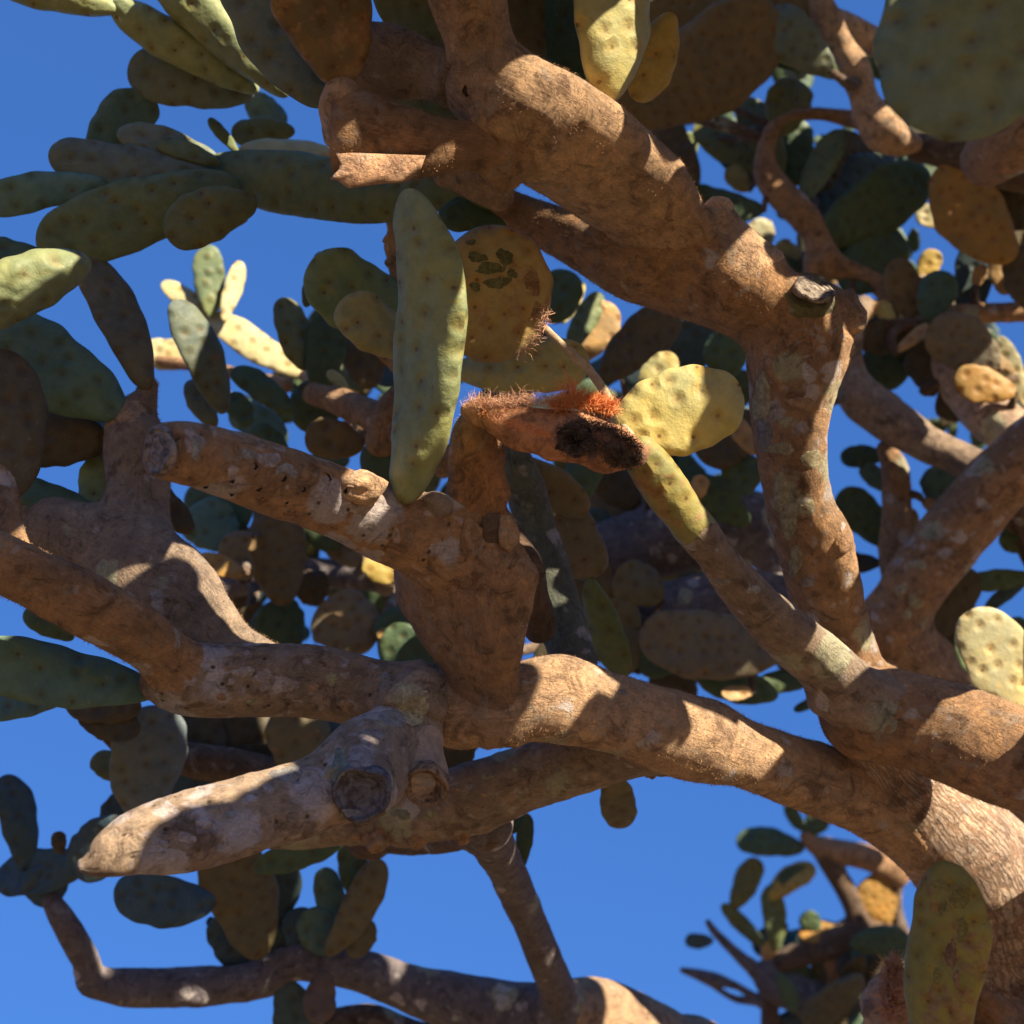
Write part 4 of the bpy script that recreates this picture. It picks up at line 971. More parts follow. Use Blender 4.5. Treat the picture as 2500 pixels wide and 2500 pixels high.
FAR = [
    ((1965, 2070, D4), (1797, 2052, D4), 70, 10, 'dg', 0, 4), ((1788, 2220, D4), (1852, 2096, D4), 62, 10, 'og', 0.1, 0),
    ((1872, 2192, D4), (1988, 2112, D4), 62, -15, 'ye', 0.0, -4), ((1892, 2325, D4), (1882, 2160, D4), 58, 10, 'o', 0, 4),
    ((1875, 2318, D4), (1762, 2208, D4), 40, -10, 'o', 0, 0), ((1742, 2296, D4), (1672, 2298, D4), 36, 0, 'bl', 0, 0),
    ((1978, 2035, D4), (1918, 1960, D4), 34, 0, 'dg', 0, -6), ((1978, 2035, D4), (2010, 1975, D4), 60, 0, 'dg', 0, 0), ((1925, 1990, D4), (1925, 1945, D4), 22, -10, 'ye', 0, 0),
    ((2150, 2265, D4), (2145, 2130, D4), 110, -18, 'ore', 0.1, 0), ((2070, 2270, D4), (1952, 2280, D4), 60, -20, 'ore', 0.1, 0),
    ((2000, 2270, D4), (1960, 2230, D4), 50, 0, 'dg', 0, 0), ((2160, 2380, D4), (2170, 2270, D4), 120, 0, 'dgb', 0.1, 0),
    ((2060, 2330, D4), (1940, 2300, D4), 80, 0, 'bl', 0, 0), ((1990, 2440, D4), (1900, 2340, D4), 90, 0, 'dg', 0, 0),
    ((2040, 2470, D4), (2010, 2330, D4), 80, 0, 'dgb', 0, 0), ((1885, 2370, D4), (1875, 2295, D4), 44, -20, 'tn', 0, 0),
    ((1990, 2120, D4), (1900, 2150, D4), 40, 0, 'dg', 0, 0), ((1965, 2060, D4), (1985, 2020, D4), 36, -15, 'y', 0, 0),
    ((1945, 2345, D4), (1925, 2330, D4), 20, -15, 'ye', 0, 0), ((1882, 2490, D4), (1880, 2455, D4), 28, -20, 'ye', 0, 0),
    ((2080, 2480, D4), (2080, 2330, D4), 70, 0, 'dg', 0, 0), ((1980, 2520, D4), (1970, 2460, D4), 160, 0, 'bl', 0, 0),
    ((1500, 1450, 4), (1500, 1449.9, 4), 1, 0, 'g', 0, 0),
][:-1]
for b_, t_, w_, r_, c_, a_, bd_ in FAR:
    pad(b_, t_, w_, r_, T4, c_, a_, bd_)

# pad standing on a knuckle in front of the trunk foot
pad((2268, 2620, 1.95), (2320, 2105, 1.92), 192, -18, T1, 'ofr', 0.42, bend=14, th=0.2, hi=True, label='yellowing green pad with brown scars in front of the trunk')
limb('branch', [(2560, 2560, 2.1, 110), (2460, 2520, 2.0, 70), (2410, 2450, 1.97, 40), (2372, 2400, 1.95, 22)], T1, 'orange', 0.0, 0.8, None, 0.25, 36)
limb('branch', [(2170, 2620, 2.3, 70), (2165, 2500, 2.3, 62), (2170, 2420, 2.3, 46), (2185, 2360, 2.3, 20)], T1, 'pale', 0.0, 0.8, None, 0.35, 36, label='ragged pinkish stub with torn shaggy bark')
limb('branch', [(2600, 2800, 2.4, 120), (2330, 2760, 2.35, 100), (2160, 2600, 2.3, 66)], T1, 'dark', 0.0, 0.8, None, 0.1, 36)

melt()
# hollows: raised bark rims around dishes coloured dark like shaded holes, seated on the surface
bpy.context.view_layer.update()
dgk = bpy.context.evaluated_depsgraph_get()
for hx, hy, hr in ((1142, 220, 17), (621, 1138, 11), (690, 1167, 12), (800, 1165, 11), (566, 1172, 9), (502, 1187, 9), (632, 1192, 10),
                   (850, 1198, 12), (740, 1195, 8), (700, 1225, 7), (566, 1205, 8)):
    dv = FWD + (hx - 1250) / F * RT - (hy - 1250) / F * UP
    ok, loc, nor, _, ob, _ = scene.ray_cast(dgk, Vector(CAM), Vector(dv / np.linalg.norm(dv)), distance=5)
    if not ok or not ob.data.materials:
        continue
    p = np.array(loc); n = nrm(np.array(nor) + 0.5 * nrm(CAM - p)); R = hr * ((p - CAM) @ FWD) / F
    sx = nrm(np.cross(n, [0.1, 0.3, 0.9])); sy = np.cross(n, sx)
    K = 20
    for nm, prof, mt, cl in (('rim', ((1.7, -0.5), (1.45, 0.02), (1.15, 0.22), (0.92, 0.16), (0.8, -0.08)), ob.data.materials[0], tuple(ob.color)), ('painted_hollow', ((0.86, 0.04), (0.6, -0.02), (0.3, -0.03), (0.02, -0.04)), M_HOLE, (0.1, 0.1, 0.1, 1))):
        V = []
        for q, h in prof:
            for j in range(K):
                an = 2 * math.pi * j / K
                w_ = 1 + 0.13 * math.sin(2 * an + hx) + 0.1 * math.sin(5 * an + hy)
                V.append(p + (sx * math.cos(an) * 1.15 + sy * math.sin(an) * 0.85) * R * q * w_ + n * R * h * (1 + 0.25 * math.sin(3 * an + hx)))
        Fc = [(k_ * K + j, (k_ + 1) * K + j, (k_ + 1) * K + (j + 1) % K, k_ * K + (j + 1) % K) for k_ in range(len(prof) - 1) for j in range(K)]
        mm = make_mesh(nm, V, Fc, True, np.array(V)[:, :2])
        link(nm, mm, mt, T1, cl)

def mat_lichen():
    k = NT('crusty_lichen')
    geo = k.n('ShaderNodeNewGeometry'); oi = k.n('ShaderNodeObjectInfo')
    pos = geo.outputs['Position']
    a = k.noise(pos, 90, 6, 0.75, 0.6); b = k.noise(pos, 320, 4, 0.8)
    c = k.mix(k.ramp(a, 0.38, 0.66), k.mix(1.0, oi.outputs['Color'], (0.55, 0.52, 0.5, 1), 'MULTIPLY'), oi.outputs['Color'])
    c = k.mix(k.ramp(b, 0.52, 0.68, 0.0, 0.7), c, k.mix(1.0, oi.outputs['Color'], (0.35, 0.32, 0.28, 1), 'MULTIPLY'))
    return k.out(c, 0.95, k.bump(k.math('ADD', a, b), 0.8, 0.004), **{'Specular IOR Level': 0.1})


M_LICH = mat_lichen()
LC = {'gr': (0.54, 0.48, 0.30), 'gy': (0.40, 0.38, 0.35), 'pk': (0.50, 0.42, 0.38), 'tn': (0.55, 0.36, 0.22), 'gn': (0.36, 0.38, 0.28), 'yl': (0.48, 0.44, 0.26), 'dkg': (0.215, 0.205, 0.09), 'ylp': (0.42, 0.36, 0.12), 'scar': (0.42, 0.25, 0.13)}
LICH = [(1165, 628, 24, 15, 'dkg'), (1232, 628, 20, 24, 'dkg'), (1198, 655, 44, 14, 'dkg'), (1215, 690, 34, 16, 'dkg'), (1150, 592, 12, 9, 'dkg'), (1250, 668, 14, 12, 'dkg'), (1160, 700, 16, 12, 'dkg'), (1300, 690, 20, 34, 'scar'), (1310, 760, 14, 22, 'scar'), (2322, 2330, 14, 44, 'scar'), (2335, 2390, 10, 24, 'scar'), (2345, 2190, 26, 34, 'ylp'), (2305, 2215, 16, 20, 'ylp'), (2350, 2270, 18, 30, 'ylp'), (2290, 2380, 14, 22, 'ylp'), (2295, 2160, 18, 16, 'ylp'),
        (1872, 875, 62, 62, 'gr'), (1838, 905, 22, 50, 'gr'), (1858, 975, 26, 60, 'gr'), (1866, 1060, 20, 50, 'gy'), (1905, 1095, 34, 18, 'gr'), (1880, 1130, 24, 50, 'gr'), (1905, 1200, 24, 46, 'gr'),
        (1960, 985, 34, 18, 'tn'), (1980, 1120, 30, 22, 'gr'), (1925, 1280, 20, 44, 'gr'), (1970, 1240, 22, 20, 'gr'), (1942, 1370, 18, 40, 'gr'), (1975, 1420, 16, 18, 'pk'), (1920, 1030, 20, 16, 'gr'),
        (1000, 1712, 58, 50, 'gr'), (960, 1752, 40, 22, 'gy'), (905, 1800, 30, 26, 'pk'), (975, 1830, 40, 44, 'gy'), (828, 1868, 22, 40, 'gn'), (880, 1850, 40, 26, 'pk'), (700, 1890, 40, 22, 'gy'),
        (655, 1925, 16, 12, 'pk'), (610, 1950, 18, 14, 'pk'), (760, 1880, 20, 10, 'pk'), (455, 2045, 24, 14, 'pk'), (500, 2010, 22, 14, 'pk'), (400, 2060, 14, 10, 'pk'), (560, 1990, 16, 12, 'gy'), (850, 1985, 24, 12, 'gy'),
        (595, 1640, 28, 14, 'pk'), (640, 1652, 24, 14, 'pk'), (648, 1675, 18, 14, 'pk'), (590, 1690, 14, 12, 'pk'), (706, 1670, 18, 13, 'pk'), (765, 1678, 16, 9, 'tn'), (810, 1657, 15, 17, 'yl'), (840, 1622, 13, 9, 'pk'),
        (615, 1714, 12, 9, 'yl'), (540, 1702, 14, 9, 'tn'), (845, 1724, 22, 12, 'tn'), (565, 1665, 12, 8, 'pk'), (940, 1650, 14, 9, 'gy'), (470, 1700, 10, 8, 'pk'),
        (655, 1122, 30, 22, 'pk'), (700, 1150, 30, 18, 'gy'), (612, 1110, 26, 12, 'gy'), (500, 1052, 30, 16, 'gy'), (480, 1090, 18, 30, 'gy'), (800, 1130, 22, 12, 'gy'),
        (1050, 1990, 18, 12, 'yl'), (1110, 1925, 12, 8, 'tn'), (1190, 1895, 14, 9, 'yl'), (1215, 1850, 26, 14, 'gn'), (1140, 1862, 24, 12, 'gn'), (1260, 1880, 10, 8, 'yl'), (1180, 1940, 9, 7, 'tn'), (980, 1988, 26, 14, 'gn'),
        (2240, 1378, 24, 14, 'gr'), (2200, 1440, 16, 16, 'gr'), (2235, 1470, 18, 20, 'gr'), (2215, 1500, 14, 12, 'gr'), (1430, 1590, 12, 8, 'pk'), (1520, 1690, 10, 8, 'gy'), (1760, 1420, 22, 10, 'gy'), (1840, 1440, 18, 12, 'gy')]
lrg = np.random.default_rng(3)
for lx, ly, rx, ry, lc in LICH:
    K, NR = 22, 5
    ph = lrg.uniform(0, 6.28, 3)
    V, okk = [], True
    for i in range(NR + 1):
        for j in range(K):
            an = 2 * math.pi * j / K
            w_ = 1 + 0.16 * math.sin(2 * an + ph[0]) + 0.13 * math.sin(3 * an + ph[1]) + 0.09 * math.sin(7 * an + ph[2])
            q = i / NR if i else 0.02
            px_, py_ = lx + math.cos(an) * rx * q * w_, ly + math.sin(an) * ry * q * w_
            dv = FWD + (px_ - 1250) / F * RT - (py_ - 1250) / F * UP
            ok, loc, nor, _, ob, _ = scene.ray_cast(dgk, Vector(CAM), Vector(dv / np.linalg.norm(dv)), distance=5)
            if not ok:
                okk = False
                break
            V.append(np.array(loc) + np.array(nor) * (0.0009 * (1 - q ** 6) - 0.0004 * (q > 0.99)))
        if not okk:
            break
    if not okk:
        continue
    V = np.array(V)
    dz = (V - CAM) @ FWD
    if dz.max() - dz.min() > 0.09:
        continue
    Fc = [(i * K + j, (i + 1) * K + j, (i + 1) * K + (j + 1) % K, i * K + (j + 1) % K) for i in range(NR) for j in range(K)]
    pn = 'blotch' if lc in ('dkg', 'ylp') else 'scar' if lc == 'scar' else 'lichen'
    mm = make_mesh(pn, V, Fc, True, V[:, :2])
    jt = lrg.uniform(0.85, 1.1)
    link(pn, mm, M_LICH, T1, tuple(c * jt for c in LC[lc]) + (1,))

# deeper pads of the background cactus, seen between the nearer ones
GAPS = [(2095, 20, 50), (1590, 115, 28), (1690, 105, 22), (1850, 230, 45), (2030, 250, 45), (1540, 290, 20), (1640, 320, 15), (1720, 370, 20), (1740, 400, 30), (1800, 460, 22), (1990, 400, 35),
        (1965, 450, 20), (2085, 480, 25), (2032, 525, 12), (1820, 540, 22), (1880, 570, 30), (1910, 630, 14), (2290, 590, 45), (2330, 640, 28), (2440, 720, 30), (2130, 700, 24), (2360, 370, 12),
        (2080, 620, 14), (2480, 820, 28), (2065, 930, 14), (2190, 960, 45), (2280, 990, 22), (2060, 1060, 50), (2140, 1100, 36), (2205, 1120, 15), (2120, 1190, 45), (2250, 1290, 40), (2265, 1180, 20),
        (2200, 1430, 45), (2400, 1370, 60), (2450, 1440, 45), (2310, 1550, 25), (2380, 1640, 15), (1800, 890, 15), (1560, 770, 30), (1540, 735, 16), (1870, 1165, 45), (1820, 1140, 20), (1745, 1115, 20),
        (1850, 1230, 25), (1680, 895, 20), (1395, 1180, 20), (1425, 1225, 15), (1490, 1270, 15), (1365, 1290, 10), (1235, 1245, 8), (670, 1480, 20), (800, 1495, 14), (900, 1595, 22), (740, 1570, 15),
        (990, 1535, 8), (850, 1020, 30), (735, 1070, 18), (1000, 1020, 10), (530, 1360, 22), (1160, 970, 8), (1650, 1485, 8), (1500, 1700, 60), (1950, 1800, 120), (2480, 1500, 40), (640, 1100, 0),
        (470, 1250, 45), (2000, 2385, 22), (1920, 2362, 12), (1960, 2180, 60), (2180, 2180, 40), (1860, 2500, 40), (690, 780, 30), (520, 880, 25), (500, 560, 60), (700, 640, 60), (600, 700, 40)]
frg = np.random.default_rng(5)
REG = [(1570, 2500, -40, 760, 3.5, 70), (2060, 2500, 760, 1060, 3.5, 22), (1400, 1960, 1010, 1640, 3.4, 34), (470, 1120, 1190, 1640, 3.3, 30), (700, 1090, 780, 1150, 2.8, 16), (1160, 1500, 900, 1650, 3.2, 14), (1860, 2200, 2270, 2520, 4.7, 20), (2190, 2500, 1560, 1700, 3.3, 5)]
for x0, x1, y0, y1, dd0, cnt in REG:
    made = tries = 0
    while made < cnt and tries < 3000:
        tries += 1
        cx, cy = frg.uniform(x0, x1), frg.uniform(y0, y1)
        hl = frg.uniform(45, 95); an = frg.uniform(0, math.pi); w_ = hl * frg.uniform(0.9, 1.25)
        bad = False
        for k_ in (-1, -0.5, 0, 0.5, 1):
            qx, qy = cx + math.cos(an) * hl * k_, cy + math.sin(an) * hl * k_
            rr = w_ * 0.5 * (1 - 0.6 * abs(k_)) + 4
            if any((qx - gx) ** 2 + (qy - gy) ** 2 < (gr + rr) ** 2 for gx, gy, gr in GAPS) or qx < x0 - 30 or qx > x1 + 60 or qy > y1 + 20:
                bad = True
                break
        if bad:
            continue
        d_ = dd0 + frg.uniform(-0.15, 0.4)
        pad((cx - math.cos(an) * hl, cy - math.sin(an) * hl, d_), (cx + math.cos(an) * hl, cy + math.sin(an) * hl, d_ + frg.uniform(-0.08, 0.08)), w_, frg.uniform(-30, 30), T4 if y0 > 2200 else T2,
            ['dg', 'db', 'dgb', 'bl', 'og', 'dg'][made % 6], frg.uniform(0, 0.25), frg.uniform(-8, 8))
        made += 1


# the many small pads deeper in, too small to tell apart
GV, GF, GU, gb = [], [], [], 0
for x0, x1, y0, y1, dd0, cnt in ((1560, 2500, -40, 780, 3.9, 130), (2060, 2500, 760, 1060, 3.9, 40), (1380, 1960, 700, 1660, 3.7, 90), (450, 1150, 1180, 1640, 3.6, 70), (640, 1100, 720, 1150, 3.3, 45), (430, 900, 1690, 1900, 3.2, 25)):
    made = tries = 0
    while made < cnt and tries < 9000:
        tries += 1
        cx, cy = frg.uniform(x0, x1), frg.uniform(y0, y1)
        hl = frg.uniform(26, 62); an = frg.uniform(0, math.pi); w_ = hl * frg.uniform(0.7, 1.15)
        if any((cx + math.cos(an) * hl * k_ - gx) ** 2 + (cy + math.sin(an) * hl * k_ - gy) ** 2 < (gr * 0.9 + w_ * 0.5 * (1 - 0.6 * abs(k_)) + 2) ** 2 for k_ in (-1, 0, 1) for gx, gy, gr in GAPS):
            continue
        d_ = dd0 + frg.uniform(-0.2, 0.4)
        v_, f_, u_ = pad_geo((cx - math.cos(an) * hl, cy - math.sin(an) * hl, d_), (cx + math.cos(an) * hl, cy + math.sin(an) * hl, d_ + frg.uniform(-0.08, 0.08)), w_, frg.uniform(-45, 45), 0, 0.1, 0.25, 0.0, tries, 12, 8)
        GV.append(v_); GU.append(u_); GF += [tuple(i_ + gb for i_ in q_) for q_ in f_]; gb += len(v_)
        made += 1
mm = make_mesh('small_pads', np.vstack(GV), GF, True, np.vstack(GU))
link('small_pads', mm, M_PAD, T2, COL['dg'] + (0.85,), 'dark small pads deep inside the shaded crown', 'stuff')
# stems that carry the background pads
CN = np.vstack([k_['C'][::3] for k_ in SKEL if k_.get('root') is T2])
for o_, b_ in PB:
    p = W(*b_)
    dd_ = np.linalg.norm(CN - p, axis=1)
    j = int(dd_.argmin())
    if dd_[j] > 0.55 or dd_[j] < 0.03:
        continue
    q = CN[j]
    sag = frg.normal(0, 0.02, 3)
    line = [p * (1 - t) + q * t + sag * math.sin(t * math.pi) for t in (0, 0.25, 0.5, 0.75, 1)]
    bad = False
    for g in np.linspace(0, 1, 12):
        m_ = p * (1 - g) + q * g + sag * math.sin(g * math.pi)
        v_ = m_ - CAM; z_ = v_ @ FWD
        sx_, sy_ = 1250 + F * (v_ @ RT) / z_, 1250 - F * (v_ @ UP) / z_
        if any((sx_ - gx) ** 2 + (sy_ - gy) ** 2 < (gr + 6) ** 2 for gx, gy, gr in GAPS):
            bad = True
            break
    if bad:
        continue
    r_ = frg.uniform(0.007, 0.014)
    limb('branch', [('w', *line[0], r_ * 0.7), ('w', *line[1], r_ * 0.9), ('w', *line[2], r_), ('w', *line[3], r_ * 1.1), ('w', *line[4], r_ * 1.3)], T2, 'dark', 0.1, 0.85, None, 0.12, 12, 0.03)


def slivers(name, P0, P1, P2, wid, mat, parent):
    """thin bent strands as two-quad ribbons standing in crossed pairs"""
    n = len(P0)
    ax = nrm(P2 - P0)
    rnd = nrm(frg.normal(size=(n, 3)))
    side = nrm(np.cross(ax, rnd)) * wid[:, None]
    V = np.stack([P0 - side, P0 + side, P1 - side * 0.7, P1 + side * 0.7, P2], 1).reshape(-1, 3)
    base = (np.arange(n) * 5)[:, None]
    q = np.concatenate([base + np.array([[0, 1, 3]]), base + np.array([[0, 3, 2]]), base + np.array([[2, 3, 4]])], 0)
    me = bpy.data.meshes.new(name)
    me.vertices.add(len(V)); me.vertices.foreach_set('co', V.ravel())
    me.loops.add(q.size); me.loops.foreach_set('vertex_index', q.ravel().astype(np.int32))
    me.polygons.add(len(q)); me.polygons.foreach_set('loop_start', np.arange(0, q.size, 3, dtype=np.int32))
    me.update(calc_edges=True)
    return link(name, me, mat, parent, None, None, 'stuff')


def wool(o, n, ln, parent, mat=None, wid=0.00028, lay=0.55):
    me = o.data
    nv = len(me.vertices)
    co = np.zeros(nv * 3); me.vertices.foreach_get('co', co); co = co.reshape(-1, 3)
    no = np.zeros(nv * 3); me.vertex_normals.foreach_get('vector', no); no = no.reshape(-1, 3)
    idx = frg.integers(0, nv, n)
    jit = frg.normal(0, 0.0022, (n, 3))
    nn = no[idx]
    p0 = co[idx] + jit - nn * (jit * nn).sum(1, keepdims=True) - nn * 0.0006
    tang = nrm(frg.normal(size=(n, 3)) + np.array([0.0, 0.0, -0.5]))
    tang = nrm(tang - nn * (tang * nn).sum(1, keepdims=True))
    L = ln * frg.uniform(0.5, 1.5, n)[:, None]
    p1 = p0 + nrm(nn + tang * lay * 0.6) * L * 0.5
    p2 = p1 + nrm(nn * 0.7 + tang * (lay + 0.5)) * L * 0.5
    return slivers('wool', p0, p1, p2, np.full(n, wid), mat or M_WOOL, parent)


for o in list(T1.children):
    if o.name.split('.')[0] in ('limb', 'branch') and o.data.materials[0] is M_BARK and o.color[3] > 0.86 and o.color[0] > 0.3:
        v0 = np.array([v.co for v in o.data.vertices])
        ext = float(np.linalg.norm(v0.max(0) - v0.min(0)))
        n_ = int(min(22000, len(v0) * 1.5))
        wool(o, n_, 0.0045 if o.data.materials[0] is M_BARK else 0.003, T1)


def tuft(name, rows, n, ln, mat, wid=0.0005, spread=0.5, up=1.0):
    """strands along a polyline of (x, y, depth)"""
    A = np.array([W(*r) for r in rows])
    t = frg.uniform(0, len(A) - 1.001, n)
    i = t.astype(int); f = (t - i)[:, None]
    p0 = A[i] * (1 - f) + A[i + 1] * f + frg.normal(0, 0.004, (n, 3))
    d1 = nrm(frg.normal(size=(n, 3)) * spread + UP * up)
    d2 = nrm(d1 + frg.normal(size=(n, 3)) * 1.6)
    L = ln * frg.uniform(0.3, 1.4, n)[:, None]
    return slivers(name, p0, p0 + d1 * L * 0.5, p0 + d1 * L * 0.5 + d2 * L * 0.5, np.full(n, wid), mat, T1)


M_FIB2 = mat_plain('pinkish_dry_fibre', (0.50, 0.26, 0.15), (0.62, 0.38, 0.26), 90)
M_FIB3 = mat_plain('dark_rotten_fibre', (0.04, 0.03, 0.024), (0.20, 0.145, 0.11), 70)
tuft('fibre', [(1145, 985, 1.66), (1200, 985, 1.65), (1270, 980, 1.65), (1350, 985, 1.65)], 1600, 0.018, M_FIB2, 0.00025, 1.1, 0.6)
tuft('fibre', [(1350, 990, 1.65), (1400, 985, 1.65), (1450, 985, 1.66), (1500, 1000, 1.66)], 3000, 0.021, M_FIBRE, 0.0004, 1.2, 0.8)
tuft('fibre', [(1385, 960, 1.65), (1400, 985, 1.65)], 200, 0.036, M_FIBRE, 0.0005, 0.5, 1.0)
tuft('fibre', [(1380, 1040, 1.62), (1440, 1030, 1.62), (1500, 1050, 1.63), (1545, 1080, 1.64), (1560, 1110, 1.65)], 2200, 0.009, M_FIB3, 0.0004, 1.2, 0.1)
blob('painted_hollow', 1402, 1076, 1.632, 34, T1, M_HOLE, 'dark', (1.25, 0.95, 0.3), 0.5)  # flat lump coloured dark to read as the husk's hollow
tuft('fibre', [(1370, 1050, 1.615), (1400, 1045, 1.61), (1440, 1070, 1.61), (1440, 1110, 1.615), (1490, 1090, 1.62), (1530, 1105, 1.63), (1460, 1075, 1.61), (1410, 1105, 1.615), (1375, 1095, 1.615), (1370, 1055, 1.615)], 4200, 0.007, M_FIB3, 0.0004, 1.3, 0.0)
tuft('fibre', [(1180, 1010, 1.63), (1240, 1030, 1.62), (1300, 1050, 1.61), (1340, 1060, 1.61)], 900, 0.008, M_FIBRE, 0.0003, 1.3, 0.0)
tuft('fibre', [(1480, 1120, 1.64), (1530, 1130, 1.65), (1560, 1120, 1.66)], 1000, 0.010, M_FIB3, 0.0005, 1.2, -0.2)
tuft('fibre', [(2175, 2480, 2.24), (2170, 2420, 2.24), (2185, 2350, 2.26)], 1400, 0.035, M_FIB2, 0.0012, 1.2, 0.3)
tuft('fibre', [(1335, 760, 1.76), (1325, 800, 1.76), (1300, 830, 1.77), (1270, 865, 1.78)], 400, 0.015, M_FIB2, 0.0004, 1.2, 0.0)

# ------------------------------------------------------------------ unseen crown, its pads added above and right of the frame to cast shade
# pads are chosen to block the sun everywhere except on the patches below
LIT = [  # big patches in sun (photograph pixels)
    [(1480, 2400), (1560, 2400), (1700, 2520), (1510, 2520)],
    [(1140, 965), (1360, 960), (1390, 900), (1500, 960), (1500, 1010), (1150, 1015)],
    [(820, 375), (1035, 378), (1010, 430), (850, 450), (812, 440)],
    [(1325, 1593), (1400, 1622), (1500, 1650), (1590, 1690), (1540, 1700), (1440, 1690), (1400, 1751), (1345, 1784), (1287, 1771), (1295, 1726), (1325, 1676)],
    [(1670, 1700), (1780, 1745), (1907, 1800), (1919, 1850), (1895, 1878), (1670, 1880)],
    [(2035, 1845), (2110, 1850), (2215, 1940), (2240, 2020), (2180, 2020), (2055, 1945)],
    [(2240, 1880), (2460, 1970), (2520, 2060), (2500, 2420), (2420, 2250), (2330, 2120), (2280, 2040), (2270, 1950)],
    [(2379, 1660), (2500, 1740), (2500, 1790), (2370, 1860), (2285, 1800), (2290, 1770)],
    [(1985, 1505), (2150, 1630), (2150, 1660), (2130, 1690), (2035, 1655), (2020, 1600)],
    [(1640, 1110), (1730, 1270), (1690, 1285), (1650, 1230), (1590, 1130)],
    [(1485, 940), (1700, 900), (1790, 930), (1800, 950), (1720, 1000), (1690, 1070), (1640, 1115), (1570, 1120), (1490, 990)],
    [(1140, 870), (1230, 860), (1330, 830), (1440, 880), (1440, 925), (1300, 940), (1140, 915)],
    [(1085, 580), (1135, 700), (1150, 850), (1135, 1000), (1110, 1060), (1040, 1110), (1030, 1060), (1045, 900), (1090, 780), (1095, 680)],
    [(1270, 600), (1340, 640), (1345, 760), (1320, 800), (1290, 780), (1265, 700)],
    [(1262, 150), (1378, 190), (1490, 255), (1560, 340), (1690, 485), (1695, 610), (1640, 560), (1500, 420), (1400, 330), (1290, 210)],
    [(1700, 510), (1760, 490), (1810, 560), (1940, 710), (1925, 760), (1850, 730), (1790, 650), (1770, 600), (1700, 540)],
    [(1299, 505), (1515, 572), (1500, 620), (1440, 620), (1330, 560)],
    [(1215, 0), (1245, 0), (1230, 90), (1265, 150), (1240, 190), (1215, 120)],
    [(835, 205), (865, 215), (850, 260), (820, 300), (795, 270)],
    [(40, 0), (290, 0), (480, 80), (600, 200), (480, 110), (290, 40), (100, 20)],
    [(450, 0), (560, 70), (690, 220), (650, 190), (540, 110)],
    [(1430, 0), (1560, 0), (1550, 120), (1495, 240), (1470, 190), (1460, 90)],
    [(870, 1115), (950, 1200), (950, 1240), (880, 1240), (860, 1190)],
    [(40, 1255), (190, 1262), (190, 1310), (150, 1345), (60, 1330)],
    [(364, 1290), (490, 1375), (480, 1400), (370, 1320)],
    [(505, 1465), (550, 1470), (600, 1540), (660, 1570), (560, 1595), (500, 1620), (470, 1625), (440, 1600), (480, 1560)],
    [(250, 2005), (350, 1955), (460, 1920), (600, 1880), (700, 1865), (620, 1920), (530, 1980), (470, 1990), (400, 2000), (330, 2060), (250, 2130), (200, 2100)],
    [(1014, 1815), (1095, 1805), (1070, 1870), (1020, 1870)],
    [(1312, 1395), (1300, 1500), (1262, 1614), (1240, 1660), (1230, 1600), (1290, 1480)],
    [(2060, 740), (2100, 810), (2060, 880), (2030, 1000), (2010, 1090), (2025, 1210), (2070, 1280), (2095, 1390), (2090, 1480), (2060, 1400), (2040, 1300), (1990, 1200), (1980, 1110), (2010, 1000), (2030, 850)],
    [(0, 690), (110, 618), (200, 620), (205, 650), (150, 650), (0, 730)],
    [(836, 740), (1005, 770), (1005, 865), (900, 800)], [(820, 620), (860, 620), (915, 665), (880, 675)],
    [(395, 685), (430, 690), (520, 770), (600, 790), (700, 880), (745, 915), (720, 925), (600, 880), (500, 800)],
    [(352, 815), (470, 815), (468, 893), (430, 893), (400, 860), (355, 850)],
    [(2320, 2120), (2395, 2260), (2385, 2400), (2350, 2300), (2310, 2180)],
    [(2354, 1495), (2404, 1490), (2500, 1600), (2500, 1740), (2425, 1690)],
]
LITC = [(1490, 800, 45), (1600, 890, 30), (1390, 740, 22), (1840, 567, 35), (1928, 600, 30), (2280, 526, 35), (2271, 620, 22), (2441, 650, 38), (2160, 310, 45), (2090, 100, 40),
        (1560, 180, 35), (1800, 440, 25), (2120, 745, 22), (2170, 750, 20), (2230, 820, 22), (2380, 910, 50), (2470, 900, 28), (2410, 1035, 55), (2340, 1095, 60), (2270, 1070, 30),
        (2300, 1246, 18), (2145, 1260, 14), (2180, 1570, 55), (1291, 1242, 30), (1365, 1430, 45), (540, 1395, 32), (950, 1545, 22), (920, 1380, 30), (1800, 1692, 30),
        (2135, 2200, 50), (2010, 2255, 40), (1977, 2031, 22), (1900, 2150, 30), (1882, 2325, 25), (575, 700, 30), (740, 820, 30), (500, 565, 26), (330, 1010, 26), (1540, 2460, 60)]


def inside(px, py, poly):
    c = False
    n = len(poly)
    for i in range(n):
        x1, y1 = poly[i]; x2, y2 = poly[(i + 1) % n]
        if (y1 > py) != (y2 > py) and px < (x2 - x1) * (py - y1) / (y2 - y1) + x1:
            c = not c
    return c


def project(p):
    v = np.asarray(p) - CAM
    z = v @ FWD
    zz = np.where(np.abs(z) < 1e-6, 1e-6, z)
    return 1250 + F * (v @ RT) / zz, 1250 - F * (v @ UP) / zz, z


